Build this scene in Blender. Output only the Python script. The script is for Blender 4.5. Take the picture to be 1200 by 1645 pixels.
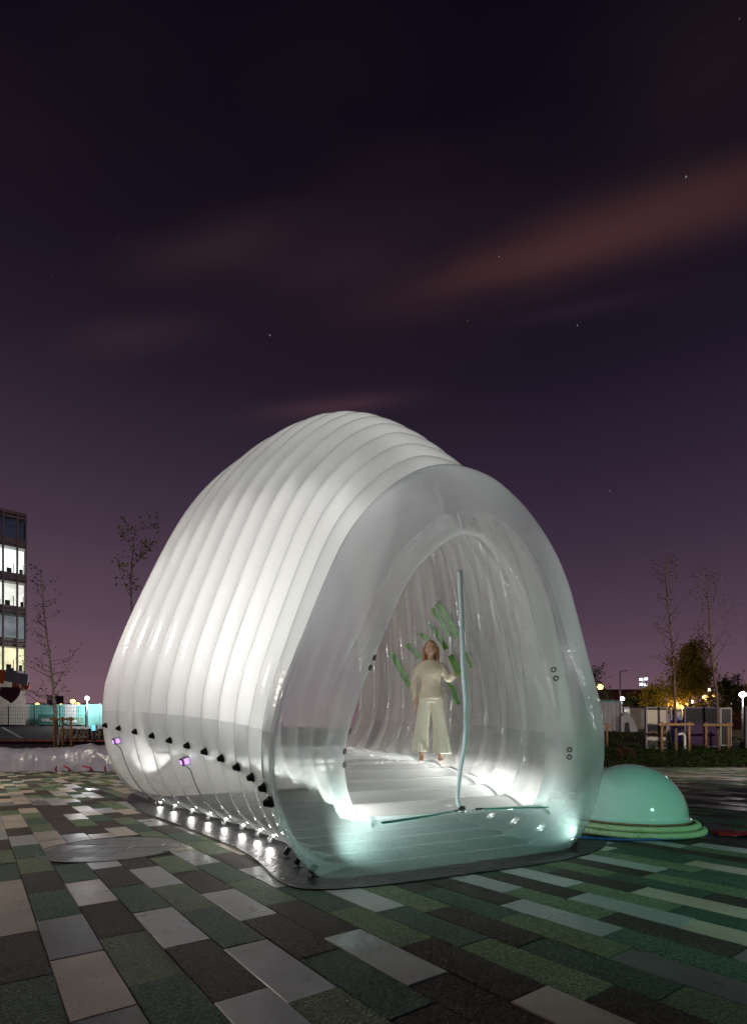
import bpy, bmesh, math, random
from mathutils import Vector, Matrix, noise
R = math.radians
sc = bpy.context.scene
for o in list(bpy.data.objects): bpy.data.objects.remove(o)
col = sc.collection
random.seed(7)

# ------------------------------------------------------------------ camera
FPX, HZ, CX = 858.0, 1194.0, 600.0
cd = bpy.data.cameras.new('camera'); cam = bpy.data.objects.new('camera', cd); col.objects.link(cam)
cam.location = (0, 0, 1.0); cam.rotation_euler = (R(90), 0, 0)
cd.sensor_fit = 'HORIZONTAL'; cd.sensor_width = 36.0; cd.lens = 36.0 * FPX / 1200.0
cd.shift_y = (HZ - 822.5) / 1200.0; cd.clip_start = 0.05; cd.clip_end = 3000
sc.camera = cam
def P(px, py, d):                         # photo pixel + distance -> a point in the place
    return Vector(((px - CX) / FPX * d, d, 1.0 + (HZ - py) / FPX * d))
def GP(px, py, z=0.0):                    # photo pixel -> point on level ground
    d = FPX / (py - HZ); return Vector(((px - CX) / FPX * d, d, z))

# ------------------------------------------------------------------ render / view
sc.render.engine = 'CYCLES'
sc.view_settings.view_transform = 'Standard'; sc.view_settings.look = 'None'
sc.view_settings.exposure = 0.0; sc.view_settings.gamma = 1.0
sc.cycles.use_denoising = True
sc.cycles.max_bounces = 7; sc.cycles.diffuse_bounces = 4; sc.cycles.glossy_bounces = 2
sc.cycles.use_adaptive_sampling = True; sc.cycles.adaptive_threshold = .03; sc.cycles.adaptive_min_samples = 16
sc.cycles.transmission_bounces = 8; sc.cycles.transparent_max_bounces = 20
sc.cycles.sample_clamp_indirect = 4.0; sc.cycles.sample_clamp_direct = 30.0
sc.cycles.caustics_reflective = False; sc.cycles.caustics_refractive = False

# ------------------------------------------------------------------ world: city night sky
def lin(r, g, b):
    f = lambda c: (c/255/12.92) if c/255 <= .04045 else ((c/255+.055)/1.055)**2.4
    return (f(r), f(g), f(b), 1.0)
w = bpy.data.worlds.new('World'); sc.world = w; w.use_nodes = True
nt = w.node_tree; nt.nodes.clear()
def N(t, **kw):
    n = nt.nodes.new(t)
    for k, v in kw.items(): setattr(n, k, v)
    return n
def wmath(op, a, b=None, clamp=False):
    n = N('ShaderNodeMath', operation=op); n.use_clamp = clamp
    for i, v in enumerate((a, b)):
        if v is None: continue
        if isinstance(v, (int, float)): n.inputs[i].default_value = v
        else: nt.links.new(v, n.inputs[i])
    return n.outputs[0]
def wdot(vec, d):
    n = N('ShaderNodeVectorMath', operation='DOT_PRODUCT'); nt.links.new(vec, n.inputs[0]); n.inputs[1].default_value = d
    return n.outputs['Value']
tc = N('ShaderNodeTexCoord'); DIR = tc.outputs['Generated']
sep = N('ShaderNodeSeparateXYZ'); nt.links.new(DIR, sep.inputs[0])
ramp = N('ShaderNodeValToRGB'); nt.links.new(sep.outputs['Z'], ramp.inputs[0])
stops = [(0.0, (118, 88, 94)), (.07, (108, 82, 93)), (.14, (92, 71, 85)), (.22, (76, 59, 75)), (.32, (60, 46, 64)), (.42, (46, 35, 53)),
         (.55, (29, 22, 37)), (.66, (20, 15, 28)), (.76, (14, 10, 22)), (.9, (9, 6, 17)), (1.0, (8, 6, 15))]
els = ramp.color_ramp.elements
while len(els) < len(stops): els.new(.5)
for e, (p, c) in zip(els, stops): e.position = p; e.color = lin(*c)
skycol = ramp.outputs[0]
def mixc(a, b, fac, mode='MIX'):
    n = N('ShaderNodeMix', data_type='RGBA', blend_type=mode)
    nt.links.new(fac, n.inputs[0]) if not isinstance(fac, float) else setattr(n.inputs[0], 'default_value', fac)
    for s, v in ((6, a), (7, b)):
        if isinstance(v, tuple): n.inputs[s].default_value = v
        else: nt.links.new(v, n.inputs[s])
    return n.outputs[2]
glow = wmath('MULTIPLY', wmath('ADD', wdot(DIR, (-.75, .55, 0)), -.25), wmath('POWER', wmath('SUBTRACT', 1.0, wmath('ABSOLUTE', sep.outputs['Z'])), 3.0), True)
skycol = mixc(skycol, lin(138, 108, 116), wmath('MULTIPLY', glow, .55, True))
# broad faint cloud veils stretched along one wind direction, over the whole sky
mp = N('ShaderNodeMapping'); nt.links.new(DIR, mp.inputs[0])
mp.inputs['Rotation'].default_value = (0, R(15), R(10)); mp.inputs['Scale'].default_value = (1.1, 1.0, 5.0)
nz = N('ShaderNodeTexNoise'); nt.links.new(mp.outputs[0], nz.inputs['Vector']); nz.inputs['Scale'].default_value = 2.3; nz.inputs['Detail'].default_value = 2; nz.inputs['Roughness'].default_value = .45
veil = wmath('MULTIPLY', wmath('SUBTRACT', nz.outputs[0], .5), 1.4, True)
skycol = mixc(skycol, lin(58, 38, 44), wmath('MULTIPLY', veil, .3))
# long-drawn brown clouds: soft streaks round a direction c, drawn out along a
def unit(px, py): return (P(px, py, 1.0) - Vector((0, 0, 1))).normalized()
nz2 = N('ShaderNodeTexNoise'); nt.links.new(mp.outputs[0], nz2.inputs['Vector']); nz2.inputs['Scale'].default_value = 4.5; nz2.inputs['Detail'].default_value = 1
for (x0, y0, x1, y1, wd, st, c) in ((660, 470, 1260, 300, .030, .80, (74, 47, 48)), (860, 390, 1330, 260, .028, .5, (72, 45, 47)),
                                    (200, 430, 480, 365, .026, .45, (60, 41, 46)), (480, 360, 960, 300, .04, .22, (52, 36, 40)),
                                    (90, 560, 330, 525, .022, .4, (62, 43, 54)), (380, 450, 700, 400, .035, .3, (62, 42, 50)),
                                    (420, 668, 640, 640, .014, .42, (84, 56, 64)), (800, 520, 1060, 470, .010, .2, (60, 44, 56)), (960, 140, 1330, 60, .11, .3, (40, 30, 30)),
                                    (330, 100, 700, 60, .06, .2, (34, 22, 26)), (60, 100, 300, 60, .05, .2, (34, 24, 30))):
    a, b = unit(x0, y0), unit(x1, y1); c0 = (a+b).normalized(); ax = (b-a).normalized(); bx_ = c0.cross(ax).normalized()
    L_ = (b-a).length*.5
    u = wmath('DIVIDE', wdot(DIR, ax), L_); v = wmath('DIVIDE', wdot(DIR, bx_), wd)
    v = wmath('ADD', v, wmath('MULTIPLY', wmath('SUBTRACT', nz2.outputs[0], .5), .9))
    q = wmath('ADD', wmath('MULTIPLY', u, u), wmath('MULTIPLY', v, v))
    m = wmath('POWER', 2.718, wmath('MULTIPLY', q, -1.1))
    m = wmath('MULTIPLY', m, wmath('GREATER_THAN', wdot(DIR, c0), 0.0))
    m = wmath('MULTIPLY', m, wmath('ADD', wmath('MULTIPLY', nz.outputs[0], .8), .6))
    skycol = mixc(skycol, lin(*c), wmath('MULTIPLY', m, st, True))
# stars
vo = N('ShaderNodeTexVoronoi'); nt.links.new(DIR, vo.inputs['Vector']); vo.inputs['Scale'].default_value = 34
star = wmath('LESS_THAN', vo.outputs['Distance'], .036)
sepc = N('ShaderNodeSeparateColor'); nt.links.new(vo.outputs['Color'], sepc.inputs[0])
star = wmath('MULTIPLY', star, wmath('MULTIPLY', wmath('GREATER_THAN', sepc.outputs[0], .62), wmath('POWER', sepc.outputs[1], 3.0)))
skycol = mixc(skycol, (.55, .52, .6, 1), star, 'ADD')
bg = N('ShaderNodeBackground'); nt.links.new(skycol, bg.inputs[0]); bg.inputs[1].default_value = 1.0
w.cycles.sampling_method = 'NONE'
wo = N('ShaderNodeOutputWorld'); nt.links.new(bg.outputs[0], wo.inputs[0])

# ------------------------------------------------------------------ moon-less night: one very faint sun stands for the high cloud glow
sd = bpy.data.lights.new('sun', 'SUN'); so = bpy.data.objects.new('sun', sd); col.objects.link(so)
sd.energy = 0.05; sd.angle = R(40); sd.color = (.8, .72, .85); so.rotation_euler = (R(35), 0, R(-30))

# ------------------------------------------------------------------ helpers
def tag(o, label=None, cat=None, group=None, kind=None):
    if label: o['label'] = label
    if cat: o['category'] = cat
    if group: o['group'] = group
    if kind: o['kind'] = kind
    return o
def link(name, me, mat=None, parent=None):
    o = bpy.data.objects.new(name, me); col.objects.link(o)
    if mat is not None and me is not None:
        for m in (mat if isinstance(mat, (list, tuple)) else [mat]): me.materials.append(m)
    if parent is not None: o.parent = parent
    return o
def empty(name, loc=(0, 0, 0), rz=0):
    o = bpy.data.objects.new(name, None); col.objects.link(o); o.location = loc; o.rotation_euler = (0, 0, rz); o.empty_display_size = .1
    return o
class MB:
    def __init__(s): s.v = []; s.f = []; s.mi = []
    def add(s, vs, fs, mi=0):
        b = len(s.v); s.v += [tuple(x) for x in vs]; s.f += [tuple(i+b for i in f) for f in fs]; s.mi += [mi]*len(fs); return s
    def box(s, c, sz, rz=0, mi=0, M=None):
        hx, hy, hz = sz[0]/2, sz[1]/2, sz[2]/2
        vs = [Vector((x, y, z)) for z in (-hz, hz) for x, y in ((-hx, -hy), (hx, -hy), (hx, hy), (-hx, hy))]
        rot = M if M is not None else Matrix.Rotation(rz, 3, 'Z')
        vs = [rot @ v + Vector(c) for v in vs]
        return s.add(vs, [(3, 2, 1, 0), (4, 5, 6, 7), (0, 1, 5, 4), (1, 2, 6, 5), (2, 3, 7, 6), (3, 0, 4, 7)], mi)
    def tube(s, pts, rad, n=8, cap=True, mi=0, closed=False):
        pts = [Vector(p) for p in pts]; m = len(pts)
        rr = rad if callable(rad) else (lambda t: rad)
        rings = []; up = None
        for i, p in enumerate(pts):
            if closed: t = pts[(i+1) % m]-pts[i-1]
            else: t = pts[min(i+1, m-1)]-pts[max(i-1, 0)]
            t.normalize()
            if up is None: up = t.orthogonal().normalized()
            else:
                up = (up - t*up.dot(t)); up = up.normalized() if up.length > 1e-6 else t.orthogonal().normalized()
            bn = t.cross(up); r = rr(i/(m-1))
            rings.append([p + (up*math.cos(2*math.pi*k/n)+bn*math.sin(2*math.pi*k/n))*r for k in range(n)])
        vs = [v for r_ in rings for v in r_]; fs = []
        for i in range(m if closed else m-1):
            a = i*n; b = ((i+1) % m)*n
            for k in range(n): fs.append((a+k, a+(k+1) % n, b+(k+1) % n, b+k))
        if cap and not closed: fs.append(tuple(range(n))[::-1]); fs.append(tuple((m-1)*n+k for k in range(n)))
        return s.add(vs, fs, mi)
    def lathe(s, prof, c=(0, 0, 0), n=24, mi=0, M=None):
        vs = []; fs = []; M = M or Matrix.Identity(3)
        for (r, z) in prof:
            for k in range(n): vs.append(M @ Vector((r*math.cos(2*math.pi*k/n), r*math.sin(2*math.pi*k/n), z)) + Vector(c))
        for i in range(len(prof)-1):
            for k in range(n): fs.append((i*n+k, i*n+(k+1) % n, (i+1)*n+(k+1) % n, (i+1)*n+k))
        if prof[0][0] > 1e-4: fs.append(tuple(range(n))[::-1])
        if prof[-1][0] > 1e-4: fs.append(tuple((len(prof)-1)*n+k for k in range(n)))
        return s.add(vs, fs, mi)
    def prism(s, poly, thick, M, c, mi=0):      # polygon in local xz, extruded along local y
        n = len(poly); vs = [M @ Vector((x, -thick/2, z)) + Vector(c) for x, z in poly] + [M @ Vector((x, thick/2, z)) + Vector(c) for x, z in poly]
        fs = [tuple(range(n)), tuple(range(n, 2*n))[::-1]] + [((i+1) % n, i, n+i, n+(i+1) % n) for i in range(n)]
        return s.add(vs, fs, mi)
    def mesh(s, name, smooth=False, bevel=0):
        me = bpy.data.meshes.new(name); me.from_pydata(s.v, [], s.f); me.update()
        bm = bmesh.new(); bm.from_mesh(me); bmesh.ops.remove_doubles(bm, verts=bm.verts, dist=1e-5) if smooth else None
        bmesh.ops.recalc_face_normals(bm, faces=bm.faces)
        if bevel: bmesh.ops.bevel(bm, geom=list(bm.edges), offset=bevel, segments=1, affect='EDGES', profile=.5)
        bm.to_mesh(me); bm.free()
        if any(s.mi) and len(me.polygons) == len(s.mi): me.polygons.foreach_set('material_index', s.mi)
        if smooth: me.polygons.foreach_set('use_smooth', [True]*len(me.polygons))
        return me
    def build(s, name, mat, parent=None, smooth=False, bevel=0): return link(name, s.mesh(name, smooth, bevel), mat, parent)
def smooth_by_angle(o, a=40):
    me = o.data
    me.polygons.foreach_set('use_smooth', [True]*len(me.polygons))
    try: me.set_sharp_from_angle(angle=R(a))
    except Exception: pass

# ------------------------------------------------------------------ materials
MATS = {}
def newmat(name):
    m = bpy.data.materials.new(name); m.use_nodes = True; m.node_tree.nodes.clear(); MATS[name] = m; return m
class NT:
    def __init__(s, m): s.t = m.node_tree; s.out = s.n('ShaderNodeOutputMaterial')
    def n(s, t, **kw):
        x = s.t.nodes.new(t)
        for k, v in kw.items(): setattr(x, k, v)
        return x
    def l(s, a, b): s.t.links.new(a, b)
    def m(s, op, a, b=None, clamp=False):
        n = s.n('ShaderNodeMath', operation=op); n.use_clamp = clamp
        for i, v in enumerate((a, b)):
            if v is None: continue
            if isinstance(v, (int, float)): n.inputs[i].default_value = v
            else: s.l(v, n.inputs[i])
        return n.outputs[0]
    def coord(s, kind='Object'): return s.n('ShaderNodeTexCoord').outputs[kind]
    def noise(s, scale, detail=3, rough=.5, vec=None, dist=0):
        n = s.n('ShaderNodeTexNoise'); n.inputs['Scale'].default_value = scale; n.inputs['Detail'].default_value = detail; n.inputs['Roughness'].default_value = rough; n.inputs['Distortion'].default_value = dist
        s.l(vec if vec is not None else s.coord(), n.inputs['Vector']); return n.outputs[0]
    def ramp(s, fac, stops):
        r = s.n('ShaderNodeValToRGB'); s.l(fac, r.inputs[0]); e = r.color_ramp.elements
        while len(e) < len(stops): e.new(.5)
        for x, (p, c) in zip(e, stops): x.position = p; x.color = (*c, 1) if len(c) == 3 else c
        return r.outputs[0]
    def bump(s, h, strength=.3, dist=.01):
        b = s.n('ShaderNodeBump'); b.inputs['Strength'].default_value = strength; b.inputs['Distance'].default_value = dist; s.l(h, b.inputs['Height']); return b.outputs[0]
    def bsdf(s, color=None, rough=.5, metal=0, normal=None, spec=None, **kw):
        b = s.n('ShaderNodeBsdfPrincipled')
        if color is not None:
            if isinstance(color, tuple): b.inputs['Base Color'].default_value = (*color[:3], 1)
            else: s.l(color, b.inputs['Base Color'])
        if isinstance(rough, (int, float)): b.inputs['Roughness'].default_value = rough
        else: s.l(rough, b.inputs['Roughness'])
        b.inputs['Metallic'].default_value = metal
        if spec is not None: b.inputs['Specular IOR Level'].default_value = spec
        if normal is not None: s.l(normal, b.inputs['Normal'])
        return b
    def surf(s, b): s.l(b.outputs[0] if hasattr(b, 'outputs') else b, s.out.inputs[0])
def plain(name, c, rough=.6, metal=0, var=.25, scale=8, bump=.0, bscale=40):
    m = newmat(name); t = NT(m); f = t.noise(scale, 4)
    lo = tuple(x*(1-var) for x in c); hi = tuple(min(1, x*(1+var)) for x in c)
    cc = t.ramp(f, [(.3, lo), (.7, hi)])
    nn = t.bump(t.noise(bscale, 3), bump, .01) if bump else None
    rr = t.m('ADD', t.m('MULTIPLY', t.noise(scale*1.7, 3), .25), max(0.02, rough-.12))
    t.surf(t.bsdf(cc, rr, metal, nn)); return m
def emit(name, c, st, sampled=False):
    m = newmat(name); t = NT(m); e = t.n('ShaderNodeEmission'); e.inputs[0].default_value = (*c, 1); e.inputs[1].default_value = st
    t.surf(e)
    if not sampled: m.cycles.emission_sampling = 'NONE'
    return m
# paving slabs: per-object / per-island random tint, exposed-aggregate or honed stone, damp
def slabmat(name, cols, agg, rough, wet):
    m = newmat(name); t = NT(m)
    geo = t.n('ShaderNodeNewGeometry'); pos = geo.outputs['Position']
    oi = t.n('ShaderNodeObjectInfo'); rnd = t.m('FRACT', t.m('ADD', oi.outputs['Random'], geo.outputs['Random Per Island']))
    fine = t.noise(150 if agg else 26, 3, .65, pos); blot = t.noise(3.2, 4, .55, pos)
    if agg:
        vo = t.n('ShaderNodeTexVoronoi'); vo.inputs['Scale'].default_value = 150; t.l(pos, vo.inputs['Vector'])
        sp = t.n('ShaderNodeSeparateColor'); t.l(vo.outputs['Color'], sp.inputs[0])
        f = t.m('ADD', t.m('MULTIPLY', sp.outputs[0], .75), t.m('MULTIPLY', fine, .25))
        base = t.ramp(f, [(0, tuple(c*.35 for c in cols[0])), (.45, cols[0]), (.8, cols[1]), (1, tuple(min(1, c*2.1) for c in cols[1]))])
        nrm = t.bump(t.m('ADD', t.m('MULTIPLY', vo.outputs['Distance'], -1.2), t.m('MULTIPLY', fine, .6)), .9, .006)
    else:
        base = t.ramp(t.m('ADD', t.m('MULTIPLY', fine, .5), t.m('MULTIPLY', blot, .5)), [(.25, cols[0]), (.75, cols[1])])
        pit = t.n('ShaderNodeTexVoronoi'); pit.inputs['Scale'].default_value = 34; t.l(pos, pit.inputs['Vector'])
        sp = t.n('ShaderNodeSeparateColor'); t.l(pit.outputs['Color'], sp.inputs[0])
        pm = t.m('MULTIPLY', t.m('LESS_THAN', pit.outputs['Distance'], .16), t.m('GREATER_THAN', sp.outputs[0], .72))
        mx = t.n('ShaderNodeMix', data_type='RGBA'); t.l(t.m('MULTIPLY', pm, .75), mx.inputs[0]); t.l(base, mx.inputs[6]); mx.inputs[7].default_value = (.02, .02, .02, 1); base = mx.outputs[2]
        nrm = t.bump(t.m('ADD', t.noise(60, 3, .6, pos), t.m('MULTIPLY', pm, -1.0)), .18, .004)
    br = t.m('ADD', t.m('MULTIPLY', rnd, .5), t.m('ADD', t.m('MULTIPLY', blot, .9), t.m('ADD', t.m('MULTIPLY', t.noise(.7, 3, .6, pos), .35), .40)))
    mul = t.n('ShaderNodeMix', data_type='RGBA', blend_type='MULTIPLY'); mul.inputs[0].default_value = 1
    cb = t.n('ShaderNodeCombineColor'); [t.l(br, cb.inputs[i]) for i in range(3)]
    t.l(base, mul.inputs[6]); t.l(cb.outputs[0], mul.inputs[7])
    rr = t.m('ADD', t.m('MULTIPLY', t.m('SUBTRACT', blot, .5), wet), t.m('ADD', t.m('MULTIPLY', rnd, .10), rough), True)
    t.surf(t.bsdf(mul.outputs[2], rr, 0, nrm, .22 if agg else .5)); return m
SLAB = {
 'B': slabmat('brown_aggregate', ((.040, .031, .026), (.085, .068, .058)), True, .62, .2),
 'G': slabmat('green_grey_aggregate', ((.046, .082, .058), (.092, .150, .110)), True, .60, .2),
 'L': slabmat('olive_aggregate', ((.11, .15, .082), (.19, .25, .145)), True, .60, .2),
 'S': slabmat('honed_grey_stone', ((.22, .225, .225), (.32, .325, .33)), False, .30, .35),
 'T': slabmat('honed_buff_stone', ((.30, .25, .19), (.42, .36, .28)), False, .30, .35),
 'D': slabmat('honed_dark_stone', ((.085, .09, .085), (.14, .145, .14)), False, .30, .3)}
plain('joint_sand', (.03, .028, .025), .9)
plain('soil', (.045, .035, .028), .95, 0, .5, 6, .6, 30)
plain('asphalt', (.06, .058, .052), .75, 0, .3, 3, .4, 60)
plain('brick_edge', (.28, .10, .07), .8, 0, .3, 5, .3, 40)
plain('line_paint', (.75, .75, .72), .7)
plain('black_plastic', (.012, .012, .013), .35, 0, .2)
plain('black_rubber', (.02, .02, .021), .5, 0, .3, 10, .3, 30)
plain('dark_metal', (.05, .05, .055), .45, .7)
plain('galvanised', (.42, .43, .45), .42, .8)
plain('timber', (.30, .17, .075), .75, 0, .35, 14, .3, 40)
plain('bark', (.16, .10, .075), .85, 0, .35, 20, .5, 60)
plain('pale_bark', (.45, .40, .36), .8, 0, .3, 14, .4, 50)
plain('white_paint', (.75, .75, .74), .5, 0, .08)
plain('silver_box', (.62, .60, .66), .35, .3, .1)
plain('concrete', (.32, .31, .29), .8, 0, .2, 3, .3, 30)
plain('cream_render', (.55, .50, .42), .8, 0, .12, 2)
plain('brick_far', (.20, .075, .05), .9, 0, .3, 2)
plain('roof_far', (.10, .10, .12), .8)
plain('red_plastic', (.40, .02, .02), .45, 0, .2)
plain('blue_cable', (.02, .10, .35), .4)
plain('wood_rim', (.30, .17, .09), .55, 0, .3, 18)
plain('teal_pipe', (.12, .36, .34), .35, 0, .15)
plain('teal_hoarding', (.25, .60, .55), .6, 0, .15, 1.5)
plain('gabion_stone', (.34, .30, .25), .9, 0, .4, 9, .8, 14)

# ------------------------------------------------------------------ terrain
def tz(x, y):
    def sst(a, b, t): t = min(1, max(0, (t-a)/(b-a))); return t*t*(3-2*t)
    z = .66*sst(21.6, 26.5, y) + 1.5*min(1, max(0, (y-26)/19.0))
    if x < 0: z += .25*sst(20, 26, y)*min(1, -x/6)
    return z
xs = [-900, -300, -120, -60] + [i*2.0 for i in range(-20, 21)] + [60, 120, 300, 900]
ys = [-60, -20, -8, 0, 6, 12, 18, 20] + [21+i*.6 for i in range(12)] + [29, 32, 36, 40, 45, 46, 52, 70, 120, 300, 900, 2200]
mb = MB(); nx = len(xs)
mb.add([(x, y, tz(x, y)-.045) for y in ys for x in xs], [(j*nx+i, j*nx+i+1, (j+1)*nx+i+1, (j+1)*nx+i) for j in range(len(ys)-1) for i in range(nx-1)])
g = mb.build('ground', MATS['soil'], smooth=True); tag(g, kind='structure')
def sheet(name, x0, x1, y0, y1, mat, dz, nx=24, ny=24, skew=0):
    mb = MB(); vs = []
    for j in range(ny+1):
        for i in range(nx+1):
            y = y0+(y1-y0)*j/ny; x = x0+(x1-x0)*i/nx + skew*(y-y0); vs.append((x, y, tz(x, y)+dz))
    mb.add(vs, [(j*(nx+1)+i, j*(nx+1)+i+1, (j+1)*(nx+1)+i+1, (j+1)*(nx+1)+i) for j in range(ny) for i in range(nx)])
    o = mb.build(name, MATS[mat], smooth=True); tag(o, kind='structure'); return o
sheet('car_park', -60, -6, 28.0, 45, 'asphalt', 0.0)

# ------------------------------------------------------------------ paving
TH = R(-36.58); D1 = Vector((math.sin(TH), math.cos(TH), 0)); D2 = Vector((math.cos(TH), -math.sin(TH), 0))
UW, UL, U0 = .2315, .1678*4, .265
paving = MB().add([(-40, -6, -.012), (40, -6, -.012), (40, 21.9, -.012), (-40, 21.9, -.012)], [(0, 1, 2, 3)]).build('paving', MATS['joint_sand']); tag(paving, kind='structure')
OFFS = {-1: 0, 0: 1, 1: 2, 2: 0, 3: 3, 4: 1, 5: 2, 6: 0, 7: 3, 8: 2, 9: 0, 10: 1, 11: 2, 12: 0, 13: 1, 14: 3, 15: 1, 16: 0}
KNOWN = {-1: (12, 'GBTTGLBS'), 0: (9, 'DTDGBLGSB'), 1: (10, 'GLBTGB'), 2: (8, 'SBSGBS'), 3: (7, 'LSGLSB'), 4: (5, 'BGBSBLS'), 5: (6, 'BSBLGS'), 6: (4, 'TBLGSB'),
         7: (3, 'BLGS'), 8: (2, 'LGBL'), 9: (4, 'DLGB'), 10: (5, 'GSB'), 11: (2, 'DBLS'), 12: (4, 'TSBG'), 13: (5, 'GLS'), 14: (7, 'TBG'), 15: (5, 'BGL'), 16: (8, 'LB')}
gap, tk, ch = .0045, .04, .003
hl, hw = UL/2-gap/2, UW/2-gap/2
def slab_geo(cx_, cy_, cz, tilt=(0, 0)):
    vs = []
    for (il, z) in ((0, -.03), (0, -ch), (ch, 0.0)):
        for sx, sy in ((-1, -1), (1, -1), (1, 1), (-1, 1)):
            a, b = sx*(hl-il), sy*(hw-il)
            q = D1*(cx_+a) - D2*(-(cy_+b)); vs.append((q.x, q.y, cz+z+a*tilt[0]+b*tilt[1]))
    fs = [(8, 9, 10, 11)]
    for r in (0, 4): fs += [(r+i, r+(i+1) % 4, r+4+(i+1) % 4, r+4+i) for i in range(4)]
    return vs, fs
slabs = []
rs = random.Random(3)
manc = Vector((-2.48, 5.08, 0)); manr = .62
for c in range(-110, 130):
    off = OFFS.get(c, rs.randrange(4))
    for k in range(-8, 40):
        n0 = off + 4*k
        v = (n0+2)*.1678; u = U0 + UW*(c+.5)
        q = D1*v + D2*u
        t = rs.choices('BGLSTD', (28, 22, 20, 16, 9, 5))[0] if q.x > -1.5 else rs.choices('BGLSTD', (27, 15, 21, 13, 19, 5))[0]
        if c in KNOWN:
            st, seq = KNOWN[c]; i = (n0-st)//4
            if 0 <= i < len(seq) and (n0-st) % 4 == 0: t = seq[i]
        jz = rs.uniform(-.0022, .0022); tl = (rs.uniform(-.003, .003), rs.uniform(-.005, .005))
        if q.y < -1.5 or q.y > 21.6 or abs(q.x) > .85*max(q.y, 0)+3.2: continue
        if (q-manc).length < manr-.12: continue
        slabs.append((q.y if q.y > .8 else 99, v, u, t, jz, tl, q))
def hidden(q):      # under the middle of the pavilion, never seen
    return False
slabs.sort(key=lambda s: s[0] + (3 if abs(s[6].x) > .72*s[6].y+.3 else 0))
proto = {}
for k_, m in SLAB.items():
    vs, fs = slab_geo(0, 0, 0); proto[k_] = MB().add(vs, fs).mesh('paving_slab_'+k_); proto[k_].materials.append(m)
far = MB(); order = list(SLAB)
for i, (dd, v, u, t, jz, tl, q) in enumerate(slabs):
    if i < 295:
        o = link('paving_slab', proto[t], None, paving); o.location = (q.x, q.y, jz); o.rotation_euler = (tl[0], tl[1]*.5, 0)
    else:
        vs, fs = slab_geo(v, u, jz, (tl[0]*.5, tl[1])); far.add(vs, fs, order.index(t))
me = far.mesh('paving_slabs'); fo = link('paving_slabs', me, [SLAB[k_] for k_ in order], paving); tag(fo, kind='stuff')

# ------------------------------------------------------------------ round inlaid manhole cover
mh = empty('manhole_cover', manc); tag(mh, 'large round recessed manhole cover with stone inlay set flush in the paving', 'manhole cover')
MB().lathe([(manr, -.02), (manr, .001), (manr-.006, .003), (manr-.014, .003), (manr-.014, -.02)], n=72).build('rim', MATS['dark_metal'], mh, True)
MB().lathe([(manr-.015, -.02), (manr-.015, -.006), (.0, -.006)], n=48).build('tray', MATS['joint_sand'], mh)
def clip_strip(x0, x1, y0, y1, r):
    pts = []
    n = 14
    bx0 = max(-r, x0); bx1 = min(r, x1)
    top = []; bot = []
    for i in range(n+1):
        x = bx0+(bx1-bx0)*i/n; h = math.sqrt(max(0, r*r-x*x)); a, b = max(y0, -h), min(y1, h)
        if b-a > .004: top.append((x, b)); bot.append((x, a))
    return bot + top[::-1]
slm = slabmat('wet_dark_inlay', ((.05, .048, .047), (.10, .098, .095)), False, .34, .3)
yy = -.6
rr_ = random.Random(5)
rotm = Matrix.Rotation(R(6), 3, 'Z')
while yy < .6:
    cuts = [-.7, rr_.uniform(-.4, -.05), rr_.uniform(.1, .42), .7]
    for a, b in zip(cuts, cuts[1:]):
        poly = clip_strip(a+.003, b-.003, yy+.003, yy+.197, manr-.02)
        if len(poly) > 5:
            n = len(poly); mb = MB(); z0 = rr_.uniform(-.001, .002)
            mb.add([rotm @ Vector((x, y, -.015)) for x, y in poly]+[rotm @ Vector((x, y, z0)) for x, y in poly], [tuple(range(n, 2*n))]+[(i, (i+1) % n, n+(i+1) % n, n+i) for i in range(n)])
            mb.build('inlay_slab', slm, mh)
    yy += .2
for (x0, y0, a, l) in ((.16, .02, 80, .13), (.42, .16, 95, .1), (-.34, -.1, 70, .2)):
    M = Matrix.Rotation(R(a), 3, 'Z'); MB().box((x0, y0, .0035), (l, .012, .002), M=M).build('paint_mark', MATS['line_paint'], mh)
# ------------------------------------------------------------------ inflatable pavilion
FP = [1.5705, .6655, .5159, 3.3091, 3.3199, .0079, -.7652, -30.8181, -9.0716, -.049, -.2999, .0607, .8305, -.0898, .0092, .0121, 4.0641]
def Lc(s):
    return Vector((((-9.547e-05*s-.01527)*s-.10852)*s-.39664, ((.0011744*s-.0097218)*s+.4187864)*s+3.7093749, 0))
def rp(s):
    u = (s-1)/11; x = FP
    W = x[0]+x[1]*u+x[2]*u*u+x[11]*u**3; H = x[3]+x[4]*u+x[5]*u*u+x[6]*u**3
    b = R(x[7]+x[8]*u+x[16]*math.exp(-(s-.5)/2.)); le = x[9]+x[10]*u; c = x[12]+x[13]*u; q = x[14]+x[15]*u
    return W, H, b, le, c, q
HALF = [(0, 0), (.54, 0), (.66, .008), (.79, .03), (.90, .085), (.975, .17), (1, .255), (.975, .36), (.85, .545), (.66, .765), (.44, .90), (.21, .98), (0, 1.0)]
def catmull(Pn, n=8):
    out = []; Pn = [Vector(p) for p in Pn]; m = len(Pn)
    for i in range(m-1):
        p1, p2 = Pn[i], Pn[i+1]
        p0 = Pn[i-1] if i else Vector((-Pn[1].x, Pn[1].y)); p3 = Pn[i+2] if i+2 < m else Vector((-Pn[-2].x, Pn[-2].y))
        for k in range(n):
            t = k/n; out.append(.5*((2*p1)+(p2-p0)*t+(2*p0-5*p1+4*p2-p3)*t*t+(-p0+3*p1-3*p2+p3)*t**3))
    out.append(Pn[-1]); return out
HP = catmull(HALF)
NB, NU = 26, 40
def seam_z(s): return 1.02+.04*s
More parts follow.
